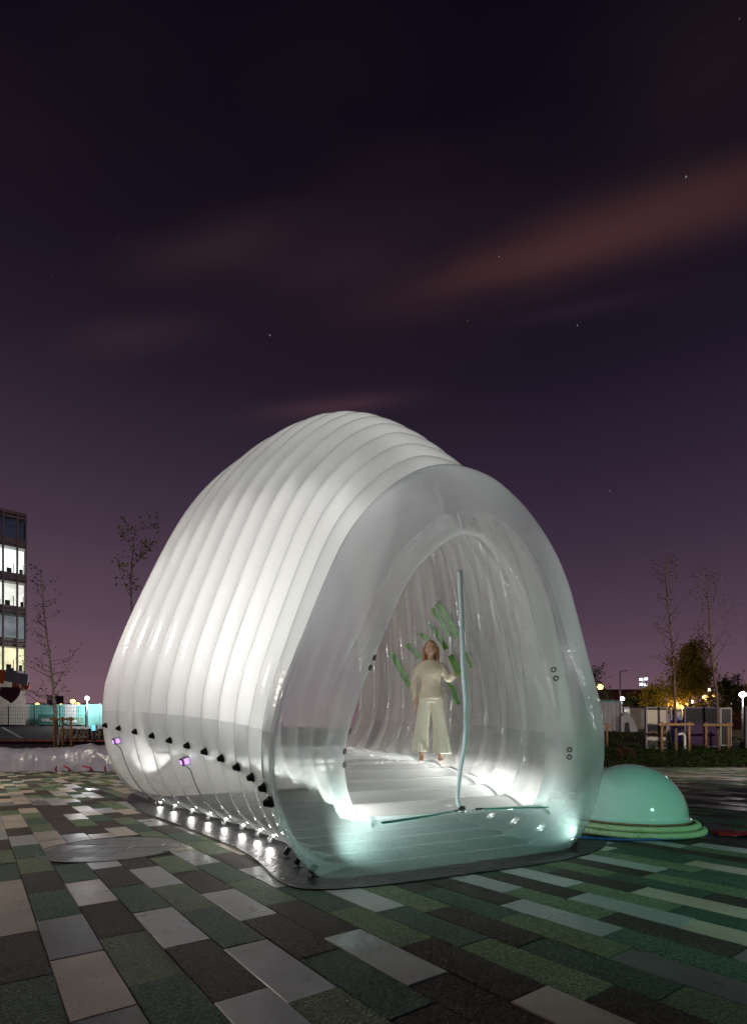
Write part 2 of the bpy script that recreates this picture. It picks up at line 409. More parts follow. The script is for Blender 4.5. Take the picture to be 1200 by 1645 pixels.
def profile(s, off, floor_extra=0.0):
    """half outline (right side, +t) at seam s, inset by off: NB+1 points bottom..split, NU+1 points split..apex, in (t, z)"""
    W, H, b, le, c, q = rp(s)
    pts = []
    for p in HP:
        zz = p.y; f = 1+q*math.sin(math.pi*min(1, max(0, (zz-.2)/.8))); pts.append(Vector((p.x*f*W, zz*H)))
    ext = [Vector((-pts[1].x, pts[1].y))]+pts+[Vector((-pts[-2].x, pts[-2].y))]
    res = []
    for i in range(1, len(ext)-1):
        t = (ext[i+1]-ext[i-1]).normalized(); n = Vector((t.y, -t.x))     # outward
        ny = max(0, n.y); o = off*(1+(.08*ny if off > .15 else 0)) + floor_extra*max(0, -n.y)**1.5
        r = ext[i]-n*o
        if r.x < 0: r.x = 0
        res.append(r)
    # resample
    zs = seam_z(s)
    k = next(i for i in range(len(res)) if res[i].y > zs and i > 10)
    t = (zs-res[k-1].y)/(res[k].y-res[k-1].y); mid = res[k-1].lerp(res[k], t)
    def rs_(pl, n):
        L = [0]
        for a, b_ in zip(pl, pl[1:]): L.append(L[-1]+(b_-a).length)
        out = []; j = 0
        for i in range(n+1):
            d = L[-1]*i/n
            while j < len(L)-2 and L[j+1] < d: j += 1
            f = (d-L[j])/max(1e-9, L[j+1]-L[j]); out.append(pl[j].lerp(pl[j+1], f))
        return out
    return rs_(res[:k]+[mid], NB), rs_([mid]+res[k:], NU)
def place(s, tzp):
    W, H, b, le, c, q = rp(s)
    lat = Vector((math.cos(b), -math.sin(b), 0)); ax = Vector((math.sin(b), math.cos(b), 0))
    C = Lc(s)+lat*c*W
    return C+lat*tzp[0]+ax*le*tzp[1]+Vector((0, 0, tzp[1]+.012))
def full(lo, up):     # left split .. apex .. right split ; left split .. bottom .. right split
    U = [Vector((-p.x, p.y)) for p in up]+up[-2::-1]
    B = [Vector((-p.x, p.y)) for p in lo[::-1]]+lo[1:]
    return U, B
def THK(s): return .40+.014*s
def FEX(s): return min(.26, -.115+.0575*s)
def skin(name, rows, mat, parent, uvrow):
    n = len(rows[0]); vs = [v for r in rows for v in r]
    fs = [(j*n+i, j*n+i+1, (j+1)*n+i+1, (j+1)*n+i) for j in range(len(rows)-1) for i in range(n-1)]
    me = bpy.data.meshes.new(name); me.from_pydata([tuple(v) for v in vs], [], fs); me.update()
    uv = me.uv_layers.new(name='UVMap'); arc = [0.0]
    mid = rows[len(rows)//2]
    for a, b in zip(mid, mid[1:]): arc.append(arc[-1]+(b-a).length)
    for p in me.polygons:
        for li in p.loop_indices:
            vi = me.loops[li].vertex_index; uv.data[li].uv = (uvrow[vi//n], arc[vi % n])
    me.polygons.foreach_set('use_smooth', [True]*len(me.polygons))
    return link(name, me, mat, parent)

def filmmat(name, haze, hazecol=(.85, .86, .87), tint=(1, 1, 1), rough=.06, pucker=.5, wob=.25, trans=.5, drops=0.0, spec=.05, fade=None, low=None):
    m = newmat(name); t = NT(m)
    uvn = t.n('ShaderNodeUVMap'); sp = t.n('ShaderNodeSeparateXYZ'); t.l(uvn.outputs[0], sp.inputs[0])
    fr = t.m('FRACT', sp.outputs[0]); dist = t.m('MINIMUM', fr, t.m('SUBTRACT', 1.0, fr))
    obj = t.coord('Object'); nz_ = t.noise(2.2, 1, .5, obj)
    wav = t.m('SINE', t.m('ADD', t.m('MULTIPLY', sp.outputs[1], 88), t.m('MULTIPLY', nz_, 26)))
    wav = t.m('MULTIPLY', wav, t.m('POWER', 2.718, t.m('MULTIPLY', dist, -11.0)))
    wav = t.m('MULTIPLY', wav, t.m('MULTIPLY', nz_, 1.6))
    h = t.m('ADD', t.m('MULTIPLY', wav, pucker), t.m('MULTIPLY', t.noise(5.0, 2, .55, obj, .6), wob))
    if drops: h = t.m('ADD', h, t.m('MULTIPLY', t.noise(160, 0, .5, obj), drops))
    nrm = t.bump(h, .8, .02)
    tr = t.n('ShaderNodeBsdfTransparent'); tr.inputs[0].default_value = (*tint, 1)
    df = t.n('ShaderNodeBsdfDiffuse'); df.inputs[0].default_value = (*hazecol, 1)
    tl = t.n('ShaderNodeBsdfTranslucent'); tl.inputs[0].default_value = (*hazecol, 1)
    mx = t.n('ShaderNodeMixShader'); mx.inputs[0].default_value = trans; t.l(df.outputs[0], mx.inputs[1]); t.l(tl.outputs[0], mx.inputs[2])
    m2 = t.n('ShaderNodeMixShader')
    lw = t.n('ShaderNodeLayerWeight'); lw.inputs[0].default_value = .5; fc = lw.outputs['Facing']
    if fade:            # frosting that thins out towards the foot: (z0, haze at z0, z1, haze at z1)
        gp = t.n('ShaderNodeSeparateXYZ'); t.l(obj, gp.inputs[0]); mr = t.n('ShaderNodeMapRange'); mr.interpolation_type = 'SMOOTHSTEP'
        t.l(gp.outputs[2], mr.inputs[0])
        for i_, v_ in enumerate((fade[0], fade[2], fade[1], fade[3])): mr.inputs[i_+1].default_value = v_
        hz = t.m('ADD', t.m('MULTIPLY', t.m('POWER', fc, 2.0), .18), mr.outputs[0], True)
        if low:          # coloured glow near the foot, put into the haze colour
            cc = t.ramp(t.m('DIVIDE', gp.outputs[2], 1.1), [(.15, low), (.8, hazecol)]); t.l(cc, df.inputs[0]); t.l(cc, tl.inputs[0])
    else: hz = t.m('ADD', t.m('MULTIPLY', t.m('POWER', fc, 2.0), .16*(1-haze)), haze)
    if haze > .95: m2 = mx
    else: t.l(hz, m2.inputs[0]); t.l(tr.outputs[0], m2.inputs[1]); t.l(mx.outputs[0], m2.inputs[2])
    gl = t.n('ShaderNodeBsdfGlossy'); gl.inputs['Roughness'].default_value = rough; t.l(nrm, gl.inputs['Normal'])
    fn = t.m('ADD', t.m('MULTIPLY', t.m('POWER', fc, 5.0), .85), spec, True)
    m3 = t.n('ShaderNodeMixShader'); t.l(fn, m3.inputs[0]); t.l(m2.outputs[0], m3.inputs[1]); t.l(gl.outputs[0], m3.inputs[2])
    t.surf(m3); return m
M_white = filmmat('white_pvc', .97, (.92, .92, .92), rough=.13, pucker=.34, wob=.16, trans=.55, spec=.06)
M_front = filmmat('frosted_pvc', .62, (.82, .84, .87), rough=.09, pucker=.10, wob=.22, trans=.5, spec=.09, fade=(.95, .46, 2.4, .68))
M_base = filmmat('clear_pvc', .16, (.82, .84, .84), (.95, .99, .985), .05, .35, .35, fade=(.15, .10, 1.25, .80))
M_fbase = filmmat('clear_pvc_front', .15, (.82, .85, .86), (.93, .988, .98), .045, .5, 1.1, drops=.04, low=(.52, .87, .83), spec=.11, fade=(.30, .26, 1.12, .46))  # low: teal glow of the front foot painted into the film
M_in = filmmat('inner_clear_pvc', .17, (.84, .85, .86), (.97, .98, .98), .06, .7, .4, spec=.10)
M_floor = filmmat('floor_clear_pvc', .38, (.84, .85, .85), (.95, .98, .98), .07, .5, .7, spec=.10, fade=(.50, .55, .90, .07))
M_fin = filmmat('clear_pvc_lip', .2, (.84, .85, .86), (.97, .985, .985), .05, .6, .7, spec=.12, fade=(.98, .44, 1.7, .30))
plain('seam_weld', (.42, .43, .45), .25, 0, .05)
M_seam = filmmat('seam_pvc', .97, (.85, .85, .85), rough=.08, pucker=0, wob=.0, trans=.6, spec=.08)

pod = empty('inflatable_pavilion', place(1, (0, 0))); pod.location.z = 0
tag(pod, 'large glowing white ribbed inflatable pavilion with a clear base and open front', 'pavilion')
pod_off = Vector(pod.location)
def loc(rows): return [[v-pod_off for v in r] for r in rows]
NS = 10
def bulge(f): return max(0.0, math.sin(math.pi*f))**.75
def ring_rows(i, inner):
    U, B, uvr = [], [], []
    for k in range(NS+1):
        f = k/NS; s = i+f
        pitch = (Lc(i+1)-Lc(i)).length
        amp = .085*pitch+.012
        if inner: lo, up = profile(s, THK(s)+amp*1.2*bulge(f), FEX(s))
        else: lo, up = profile(s, -amp*bulge(f))
        u_, b_ = full(lo, up)
        U.append([place(s, p) for p in u_]); B.append([place(s, p) for p in b_]); uvr.append(s)
    return loc(U), loc(B), uvr
def front_rows():
    U, B, uvr = [], [], []
    n = 22; s = 1.0; th = THK(s)
    W, H, b, le, c, q = rp(s); fw = -Vector((math.sin(b), math.cos(b), 0))
    for k in range(n+1):
        a = math.pi*k/n
        off = th/2*(1-math.cos(a)) - (.145 if a < 1.57 else .10)*math.sin(2*a)
        lo, up = profile(s, off, FEX(s)*(1-math.cos(a))/2)
        u_, b_ = full(lo, up); F = .36*max(0, math.sin(a))**.8
        sq = lambda p: (p[0]*(1-.055*math.sin(a)*math.sin(math.pi*min(1, max(0, (p[1]/H-.42)/.58)))), p[1]*(1-.09*math.sin(a)*min(1, p[1]/H)**2))
        U.append([place(s, sq(p))+fw*F for p in u_]); B.append([place(s, sq(p))+fw*F for p in b_]); uvr.append(k/n)
    return loc(U), loc(B), uvr
RINGS = []
for i in range(12):
    if i == 0:
        U, B, uvr = front_rows()
        h_ = len(U)//2
        ro = skin('front_ring', U[:h_+1], M_front, pod, uvr[:h_+1]); ro['label'] = 'frosted front ring framing the opening'
        skin('inner_panel', U[h_:], M_fin, ro, uvr[h_:])
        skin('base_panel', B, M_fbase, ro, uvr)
    else:
        U, B, uvr = ring_rows(i, False)
        ro = skin('rib', U, M_white, pod, uvr)
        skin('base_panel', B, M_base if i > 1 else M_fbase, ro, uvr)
        U2, B2, uvr = ring_rows(i, True)
        skin('inner_panel', U2, M_in, ro, uvr)
        skin('floor_panel', B2, M_floor, ro, uvr)
    RINGS.append(ro)
    lo, up = profile(i+1, 0); u_, b_ = full(lo, up)
    MB().tube([place(i+1, p)-pod_off for p in u_], .0065, 6).build('seam', MATS['seam_weld'] if i == 5 else M_seam, ro, True)
    MB().tube([place(i+1, p)-pod_off for p in b_], .0075, 6).build('seam', M_base, ro, True)
# rear curtain of clear film closing the far end
lo, up = profile(12, .02); u_, b_ = full(lo, up); ring = [place(12, p)-pod_off for p in u_+b_[::-1][1:-1]]
lo2, up2 = profile(12, THK(12), .2); u2, b2 = full(lo2, up2); ring2 = [place(12, p)-pod_off for p in u2+b2[::-1][1:-1]]
n = len(ring); MB().add(ring+ring2, [(i, (i+1) % n, n+(i+1) % n, n+i) for i in range(n)]).build('rear_flange', M_white, pod, True)
# helper: point and outward normal on the outer skin at ring position s, height z, side -1/+1
def outer_at(s, z, side, extra=0.0):
    i = int(s); f = s-i; pitch = (Lc(i+1)-Lc(i)).length if i else .36
    amp = (.085*pitch+.012)*bulge(f) if i else .08
    def pt(ss, zz):
        lo, up = profile(ss, -amp); pl = [p for p in lo+up[1:]]
        for a, b in zip(pl[6:], pl[7:]):
            if a.y <= zz <= b.y and b.y > a.y:
                t = (zz-a.y)/(b.y-a.y); q = a.lerp(b, t); return place(ss, (q.x*side, zz))
        return place(ss, (pl[-1].x*side, zz))
    p = pt(s, z); tu = pt(s, z+.03)-pt(s, z-.03); ts = pt(s+.05, z)-pt(s-.05, z)
    nrm = tu.cross(ts).normalized()
    W, H, b, le, c, q = rp(s); lat = Vector((math.cos(b), -math.sin(b), 0))*side
    if nrm.dot(lat) < 0: nrm = -nrm
    return p+nrm*extra, nrm
def frame_to(nrm, up=Vector((0, 0, 1))):
    z = nrm.normalized(); x = up.cross(z).normalized(); y = z.cross(x); return Matrix((x, y, z)).transposed()
VAL = [(.62, .567), (1.55, .64), (2.5, .70), (3.5, .77), (4.5, .84), (5.5, .90), (6.5, .96), (7.5, 1.02), (8.5, 1.08), (9.5, 1.14), (10.5, 1.20), (11.4, 1.257)]
for k, (s, z) in enumerate(VAL):
    p, nv = outer_at(s, z, -1); M = frame_to(nv)
    MB().lathe([(.042, -.02), (.044, .008), (.036, .016), (.030, .03), (.022, .05), (.018, .055), (.0, .056)], p-pod_off, 14, M=M).build('valve', MATS['black_plastic'], RINGS[k], True)
# eyelets on the front ring
s1 = 1.0; W, H, b, le, c, q = rp(1.0); fwd = -Vector((math.sin(b), math.cos(b), 0)); lat1 = Vector((math.cos(b), -math.sin(b), 0))
def front_pt(side, z, a):
    th = THK(1.0); off = th/2*(1-math.cos(a)) - .10*math.sin(2*a); lo, up = profile(1.0, off, FEX(1)*(1-math.cos(a))/2); pl = lo+up[1:]
    for p, q_ in zip(pl[6:], pl[7:]):
        if p.y <= z <= q_.y and q_.y > p.y:
            r = p.lerp(q_, (z-p.y)/(q_.y-p.y)); kx = 1-.055*math.sin(a)*math.sin(math.pi*min(1, max(0, (z/H-.42)/.58))); return place(1.0, (r.x*side*kx, z*(1-.09*math.sin(a)*min(1, z/H)**2)))+fwd*.36*max(0, math.sin(a))**.8
    return place(1.0, (0, z))
for side, zz, aa in ((-1, .83, 2.25), (-1, .93, 2.25), (-1, 1.57, 2.25), (-1, 1.65, 2.25), (1, .86, 2.2), (1, .93, 2.2), (1, 1.60, 2.2), (1, 1.68, 2.2)):
    p = front_pt(side, zz, aa); n_ = (front_pt(side, zz, aa+.05)-front_pt(side, zz, aa-.05)).cross(front_pt(side, zz+.04, aa)-front_pt(side, zz-.04, aa)).normalized()
    if n_.dot(fwd) < 0: n_ = -n_
    M = frame_to(n_); ring = [p+n_*.006+M @ Vector((.02*math.cos(t*math.pi/9), .02*math.sin(t*math.pi/9), 0))-pod_off for t in range(18)]
    MB().tube(ring, .0058, 6, closed=True).build('eyelet', MATS['black_plastic'], RINGS[0], True)
# green strips set into the right-hand inner wall
gm = newmat('green_film'); t_ = NT(gm); b_ = t_.bsdf(t_.ramp(t_.noise(9, 3), [(.35, (.015, .09, .012)), (.65, (.09, .26, .025))]), .3); t_.surf(b_)
def inner_pt(ss, z, side, lift):
    i = int(ss); f = ss-i; pitch = (Lc(i+1)-Lc(i)).length
    lo, up = profile(ss, THK(ss)+(.085*pitch+.012)*1.2+lift, FEX(ss)); pl = lo+up[1:]
    for p, q_ in zip(pl[6:], pl[7:]):
        if p.y <= z <= q_.y and q_.y > p.y:
            r = p.lerp(q_, (z-p.y)/(q_.y-p.y)); return place(ss, (r.x*side, z))-pod_off
    return place(ss, (pl[-1].x*side, z))-pod_off
GREEN = [(9.25, 2.55, 8.1, 1.91, .34), (8.1, 2.55, 7.3, 2.27, .32), (7.2, 2.61, 6.55, 2.44, .28), (6.4, 2.66, 5.45, 2.23, .30), (6.1, 2.81, 5.15, 2.36, .26), (5.75, 2.83, 4.55, 2.30, .40),
         (5.25, 2.14, 4.8, 1.86, .36), (5.4, 1.77, 5.05, 1.50, .26), (4.25, 2.10, 4.0, 1.9, .16), (6.0, 2.05, 5.2, 1.62, .16)]
for (sa, za, sb_, zb_, wd_) in GREEN:
    rows = [[inner_pt(sa+(sb_-sa)*k/30+(a-3)/6*wd_, za+(zb_-za)*k/30, 1, .022) for k in range(31)] for a in range(7)]
    o = skin('green_strip', rows, gm, RINGS[int((sa+sb_)/2)], [.5]*7); o['label'] = 'green strip on the inner wall'

# ------------------------------------------------------------------ black ground sheet under the pavilion
MATPX = [(205, 1284), (211, 1294), (230, 1306), (270, 1320), (318, 1338), (352, 1352), (385, 1366), (410, 1382), (432, 1402), (446, 1416), (470, 1427), (505, 1431), (560, 1429), (640, 1421), (760, 1405), (880, 1388), (940, 1374), (968, 1363), (974, 1352), (955, 1346)]
mp_ = [GP(*p) for p in MATPX]+[Vector((3.3, 6.6, 0)), Vector((2.2, 9.6, 0)), Vector((.6, 12.4, 0)), Vector((-2.2, 13.0, 0)), Vector((-4.6, 11.0, 0))]
mm = newmat('wet_black_sheet'); t_ = NT(mm)
hb = t_.m('ADD', t_.noise(7, 5, .6, t_.n('ShaderNodeNewGeometry').outputs['Position'], 1.2), t_.m('MULTIPLY', t_.noise(28, 3, .5, t_.n('ShaderNodeNewGeometry').outputs['Position']), .25))
t_.surf(t_.bsdf((.010, .010, .011), .36, 0, t_.bump(hb, .7, .03), .13))
def flat_sheet(name, poly, z0, z1, mat, parent=None):
    pl = []                                            # smooth the outline
    m_ = len(poly)
    for i in range(m_):
        p0, p1, p2, p3 = poly[i-1], poly[i], poly[(i+1) % m_], poly[(i+2) % m_]
        for k in range(4):
            t = k/4; pl.append(.5*((2*p1)+(p2-p0)*t+(2*p0-5*p1+4*p2-p3)*t*t+(-p0+3*p1-3*p2+p3)*t**3))
    n = len(pl); cen = sum(pl, Vector())/n
    mb = MB(); mb.add([(p.x, p.y, z0) for p in pl]+[(p.x, p.y, z1) for p in pl]+[(cen.x, cen.y, z1)], [(i, (i+1) % n, n+(i+1) % n, n+i) for i in range(n)]+[(n+i, n+(i+1) % n, 2*n) for i in range(n)])
    return mb.build(name, mat, parent)
gs = flat_sheet('ground_sheet', mp_, -.002, .008, mm)
tag(gs, 'wet black plastic sheet lying under the inflatable pavilion', 'ground sheet')

# ------------------------------------------------------------------ uplights along the left side
FX = [(503, 1410), (479, 1395), (461, 1380), (434, 1360), (414, 1349), (389, 1338), (361, 1329), (335, 1321), (308, 1312), (280, 1304), (258, 1296), (240, 1289)]
ORD = ['first', 'second', 'third', 'fourth', 'fifth', 'sixth', 'seventh', 'eighth', 'ninth', 'tenth', 'eleventh', 'twelfth']
lens_on = emit('lamp_lens', (1, .97, .92), 3.0)
can = MB().lathe([(.028, -.06), (.034, -.055), (.040, .045), (.043, .05), (.043, .058), (.036, .058), (.034, .03), (.0, .03)], n=16).mesh('can', True)
lensme = MB().lathe([(.0335, .035), (.0, .04)], n=16).mesh('lens', True)
yoke = MB(); yoke.box((0, -.05, .0), (.012, .004, .10)); yoke.box((0, .05, .0), (.012, .004, .10)); yoke.box((0, 0, -.05), (.014, .104, .006)); yoke = yoke.mesh('yoke')
basem = MB().box((0, 0, .012), (.10, .09, .018)).box((0, 0, .024), (.05, .05, .008)).mesh('base_plate', bevel=.002)
for m_, mt in ((can, 'black_plastic'), (lensme, None), (yoke, 'black_plastic'), (basem, 'black_plastic')):
    m_.materials.append(MATS[mt] if mt else lens_on)
RPOW = .54
POW = [110, 120, 290, 300, 275, 262, 258, 258, 268, 290, 325, 345]
for k, (p, sd_) in enumerate([(p, -1) for p in FX]+[(p, 1) for p in FX]):
    if sd_ > 0: k = k-12
    q = GP(*p); s = k+.5; W, H, b, le, c, qq = rp(s); lat = Vector((math.cos(b), -math.sin(b), 0))
    if sd_ > 0: q = Lc(s)+lat*(2*c*W+.06)
    e = empty('uplight', (q.x, q.y, .0)); e.rotation_euler = (0, 0, -b); e.scale = (.62, .62, .62)
    if sd_ > 0: e.rotation_euler = (0, 0, math.pi-b)
    tag(e, 'small black uplight, %s from the front along the %s foot of the pavilion' % (ORD[k], 'left' if sd_ < 0 else 'right'), 'uplight', 'uplights along the foot of the pavilion')
    link('base_plate', basem, None, e)
    y_ = link('yoke', yoke, None, e); y_.location = (0, 0, .09)
    c_ = link('can', can, None, e); c_.location = (.0, 0, .10); c_.rotation_euler = (0, R(38), 0)
    l_ = link('lens', lensme, None, c_)
    ld = bpy.data.lights.new('uplight_lamp', 'SPOT'); wide = sd_ > 0 or k < 2; ld.spot_size = R(120 if wide else 72); ld.spot_blend = 1.0; lo_ = bpy.data.objects.new('lamp', ld); col.objects.link(lo_); lo_.parent = e
    if sd_ < 0 and 2 < k < 11:       # stray light that leaves the can low down and pools on the wet sheet
        l2 = bpy.data.lights.new('uplight_spill', 'POINT'); o2 = bpy.data.objects.new('spill', l2); col.objects.link(o2); o2.parent = e; o2.location = (-.05, -.12, .10); l2.energy = 3.0; l2.color = (1, .97, .92); l2.shadow_soft_size = .02
    lo_.location = (.05, 0, .155); lo_.rotation_euler = (0, R(180+(46 if wide else 5)), 0); ld.energy = POW[k]*(1 if sd_ < 0 else RPOW); ld.color = (1, .965, .92); ld.shadow_soft_size = .03
# ------------------------------------------------------------------ little LED boxes hung on the left wall
led_on = emit('violet_led', (.55, .25, 1.0), 2.2)
for (s, z, lab) in ((10.55, 1.03, 'small silver box with violet light hung low on the rear ribs'), (6.55, .80, 'small silver box with violet light hung on the middle ribs')):
    p, nv = outer_at(s, z, -1, .055); e = empty('led_box', p); tag(e, lab, 'light', 'violet light boxes on the pavilion wall')
    M = frame_to(nv)
    MB().box((0, 0, 0), (.11, .10, .085), M=M).build('housing', MATS['silver_box'], e, bevel=.006)
    MB().box(M @ Vector((.0, 0, .0445)), (.075, .07, .004), M=M).build('frame', MATS['black_plastic'], e)
    MB().box(M @ Vector((.0, -.004, .048)), (.055, .05, .004), M=M).build('lens', led_on, e)
    side = M @ Vector((1, 0, 0)); vx = Vector((.2, -1, 0)).normalized()
    MB().box(M @ Vector((.0565 if side.dot(vx) > 0 else -.0565, 0, 0)), (.004, .06, .05), M=M).build('lens', led_on, e)
    pts = [Vector((0, 0, -.05))]
    for k in range(1, 15):
        zz = z-.05-(z-.03)*k/15
        q, n2 = outer_at(s-.25*k/15, max(.12, zz), -1, .02); q.z = max(zz, .02); pts.append(q-p)
    MB().tube(pts, .005, 6).build('cable', MATS['dark_metal'], e, True)
# ------------------------------------------------------------------ upright tube and sill pipes in the opening
tm = newmat('bluish_tube'); t_ = NT(tm); t_.surf(t_.bsdf(t_.ramp(t_.noise(2.5, 2), [(.3, (.52, .61, .66)), (.7, (.64, .72, .76))]), .35))
def path_px(lst): return [P(*q) for q in lst]
def subdiv(pts, n=6):
    out = []; m_ = len(pts)
    for i in range(m_-1):
        p1, p2 = pts[i], pts[i+1]; p0 = pts[i-1] if i else p1*2-p2; p3 = pts[i+2] if i+2 < m_ else p2*2-p1
        for k in range(n):
            t = k/n; out.append(.5*((2*p1)+(p2-p0)*t+(2*p0-5*p1+4*p2-p3)*t*t+(-p0+3*p1-3*p2+p3)*t**3))
    return out+[pts[-1]]
tb = path_px([(742, 1301, 4.62), (735, 1285, 4.63), (739, 1240, 4.66), (747, 1190, 4.7), (748, 1130, 4.72), (744, 1070, 4.72), (742, 1000, 4.7), (740, 950, 4.68), (739, 916, 4.66)])
dt = empty('upright_tube', tb[0]); tag(dt, 'tall thin bluish tube standing upright in the pavilion opening', 'tube')
MB().tube([q-tb[0] for q in subdiv(tb)], lambda t: .018+.005*t, 12).build('tube', tm, dt, True)
MB().lathe([(.03, -.03), (.034, -.02), (.034, .012), (.024, .03), (.0, .03)], (0, 0, 0), 14).build('foot_joint', MATS['black_plastic'], dt, True)
for (pp, lab) in (([(612, 1323, 4.02), (660, 1316, 4.18), (705, 1309, 4.36), (738, 1303, 4.52)], 'teal pipe lying on the sill left of the upright tube'),
                  ([(764, 1301, 4.58), (810, 1299, 4.66), (850, 1298, 4.72), (880, 1298, 4.76)], 'teal pipe lying on the sill right of the upright tube')):
    q = path_px(pp); e = empty('sill_pipe', q[0]); tag(e, lab, 'pipe', 'teal pipes on the sill')
    MB().tube([v-q[0] for v in subdiv(q)], .010, 10).build('pipe', MATS['teal_pipe'], e, True)
    a = q[-1] if 'left' in lab else q[0]; b = q[-2] if 'left' in lab else q[1]
    MB().tube([a-q[0], a.lerp(b, .25)-q[0]], .013, 10).build('end_cap', MATS['black_plastic'], e, True)

# ------------------------------------------------------------------ the person inside
def floor_hit(x, y):
    best = None
    for ro in RINGS[1:]:
        for ch in ro.children:
            if ch.name.startswith('floor_panel'):
                ok, l, n_, i_ = ch.ray_cast(Vector((x, y, 3.0))-pod_off, Vector((0, 0, -1)))
                if ok and (best is None or l.z > best): best = l.z
    return best
bpy.context.view_layer.update()
pd, pz = 7.1, .72
for k in range(60):
    d = 5.6+.05*k; z = floor_hit((692-CX)/FPX*d, d)
    if z is not None and z >= 1-(1224-HZ)/FPX*d: pd, pz = d, z; break
print('PERSON', pd, pz)
PH = 194/FPX*pd/1.62
per = empty('person', ((692-CX)/FPX*pd, pd, pz+.004)); per.scale = (PH, PH, PH); per.rotation_euler = (0, 0, R(-6))
tag(per, 'person in a cream top and wide pale trousers standing barefoot inside the pavilion', 'person')
def loft(mb, secs, n=16, fold=None):
    vs = []
    for j, (c, rx, ry) in enumerate(secs):
        for k in range(n):
            a = 2*math.pi*k/n; f = 1+(fold(j/(len(secs)-1), a) if fold else 0)
            vs.append((c[0]+rx*f*math.cos(a), c[1]+ry*f*math.sin(a), c[2]))
    m_ = len(secs); fs = [(j*n+k, j*n+(k+1) % n, (j+1)*n+(k+1) % n, (j+1)*n+k) for j in range(m_-1) for k in range(n)]
    fs += [tuple(range(n))[::-1], tuple((m_-1)*n+k for k in range(n))]
    mb.add(vs, fs)
def limb(mb, pts, rad, n=12):
    pts = subdiv([Vector(p) for p in pts], 5); m_ = len(pts)-1
    def rr(t):
        x = t*(len(rad)-1); i = min(int(x), len(rad)-2); return rad[i]+(rad[i+1]-rad[i])*(x-i)
    mb.tube(pts, rr, n)
def ellipsoid(mb, c, r, n=14, m_=10, fn=None):
    vs = []
    for j in range(m_+1):
        th = math.pi*j/m_
        for k in range(n):
            a = 2*math.pi*k/n; v = Vector((math.sin(th)*math.cos(a), math.sin(th)*math.sin(a), -math.cos(th)))
            if fn: v = fn(v)
            vs.append((c[0]+r[0]*v.x, c[1]+r[1]*v.y, c[2]+r[2]*v.z))
    mb.add(vs, [(j*n+k, j*n+(k+1) % n, (j+1)*n+(k+1) % n, (j+1)*n+k) for j in range(m_) for k in range(n)])
bd = MB()
loft(bd, [((0, 0, .80), .12, .09), ((0, 0, .86), .155, .105), ((0, 0, .93), .145, .10), ((0, -.005, 1.02), .115, .085), ((0, -.005, 1.12), .125, .095), ((0, -.005, 1.22), .145, .10), ((0, 0, 1.29), .16, .085), ((0, .005, 1.33), .12, .065), ((0, .008, 1.355), .06, .05)])
limb(bd, [(0, .01, 1.32), (0, .0, 1.38), (0, -.012, 1.44)], [.05, .043, .045])
def headf(v):
    s = 1.0
    if v.z < 0: s = 1-.36*(-v.z)**1.4
    return Vector((v.x*s, v.y*(s if v.y > 0 else (1-.10*(-v.z if v.z < 0 else 0))), v.z))
ellipsoid(bd, (0, -.012, 1.495), (.072, .092, .115), 22, 18, headf)
limb(bd, [(0, -.095, 1.515), (0, -.11, 1.487), (0, -.098, 1.475)], [.007, .014, .010], 8)
for sx in (-1, 1):
    ellipsoid(bd, (sx*.074, .0, 1.49), (.008, .017, .028), 8, 6)
    ellipsoid(bd, (sx*.029, -.092, 1.452), (.022, .010, .007), 8, 6)
    limb(bd, [(sx*.075, 0, .86), (sx*.10, -.01, .66), (sx*.12, -.012, .46), (sx*.12, .01, .26), (sx*.118, .012, .075)], [.085, .075, .05, .048, .031])
    limb(bd, [(sx*.118, .03, .04), (sx*.122, -.02, .045), (sx*.128, -.09, .028), (sx*.132, -.135, .018)], [.03, .034, .034, .022], 10)
    for tq in range(5):
        x0 = sx*(.112+.011*tq); limb(bd, [(x0, -.125, .015), (x0, -.15+.005*tq, .012), (x0, -.163+.007*tq, .010)], [.009, .008, .006], 6)
RA = [(-.125, .0, 1.295), (-.185, .005, 1.19), (-.225, .01, 1.04), (-.215, -.01, .93), (-.195, -.03, .83)]
LA = [(.125, .0, 1.295), (.19, -.005, 1.20), (.235, -.01, 1.10), (.285, -.06, 1.125), (.335, -.11, 1.155)]
for A in (RA, LA): limb(bd, A, [.052, .045, .038, .034, .024])
def hand(mb, c, d, up):
    d = Vector(d).normalized(); up = Vector(up).normalized(); w_ = d.cross(up).normalized(); c = Vector(c)
    limb(mb, [c-d*.01, c+d*.035, c+d*.075], [.022, .03, .026], 10)
    for k in range(4):
        o = w_*(-.024+.016*k); L_ = (.062, .072, .068, .052)[k]
        limb(mb, [c+d*.07+o, c+d*(.07+L_*.45)+o*1.1-up*.006, c+d*(.07+L_*.8)+o*1.1-up*.024, c+d*(.07+L_*.92)+o-up*.04], [.0088, .0082, .0075, .006], 7)
    limb(mb, [c+d*.02-w_*.02, c+d*.045-w_*.043-up*.01, c+d*.075-w_*.05-up*.02], [.012, .010, .008], 7)
hand(bd, RA[-1], (.08, -.15, -1), (1, 0, 0)); hand(bd, LA[-1], (.8, -.5, .25), (0, 0, 1))
skinm = newmat('skin'); t_ = NT(skinm); b_ = t_.bsdf(t_.ramp(t_.noise(14, 3), [(.3, (.52, .30, .21)), (.7, (.60, .36, .26))]), .5); b_.inputs['Subsurface Weight'].default_value = .15; b_.inputs['Subsurface Radius'].default_value = (.02, .008, .004); t_.surf(b_)
bo = bd.build('body', skinm, per, True)
rm = bo.modifiers.new('fuse', 'REMESH'); rm.mode = 'VOXEL'; rm.voxel_size = .0062; rm.use_smooth_shade = True
sm_ = bo.modifiers.new('soften', 'SMOOTH'); sm_.iterations = 3; sm_.factor = .4
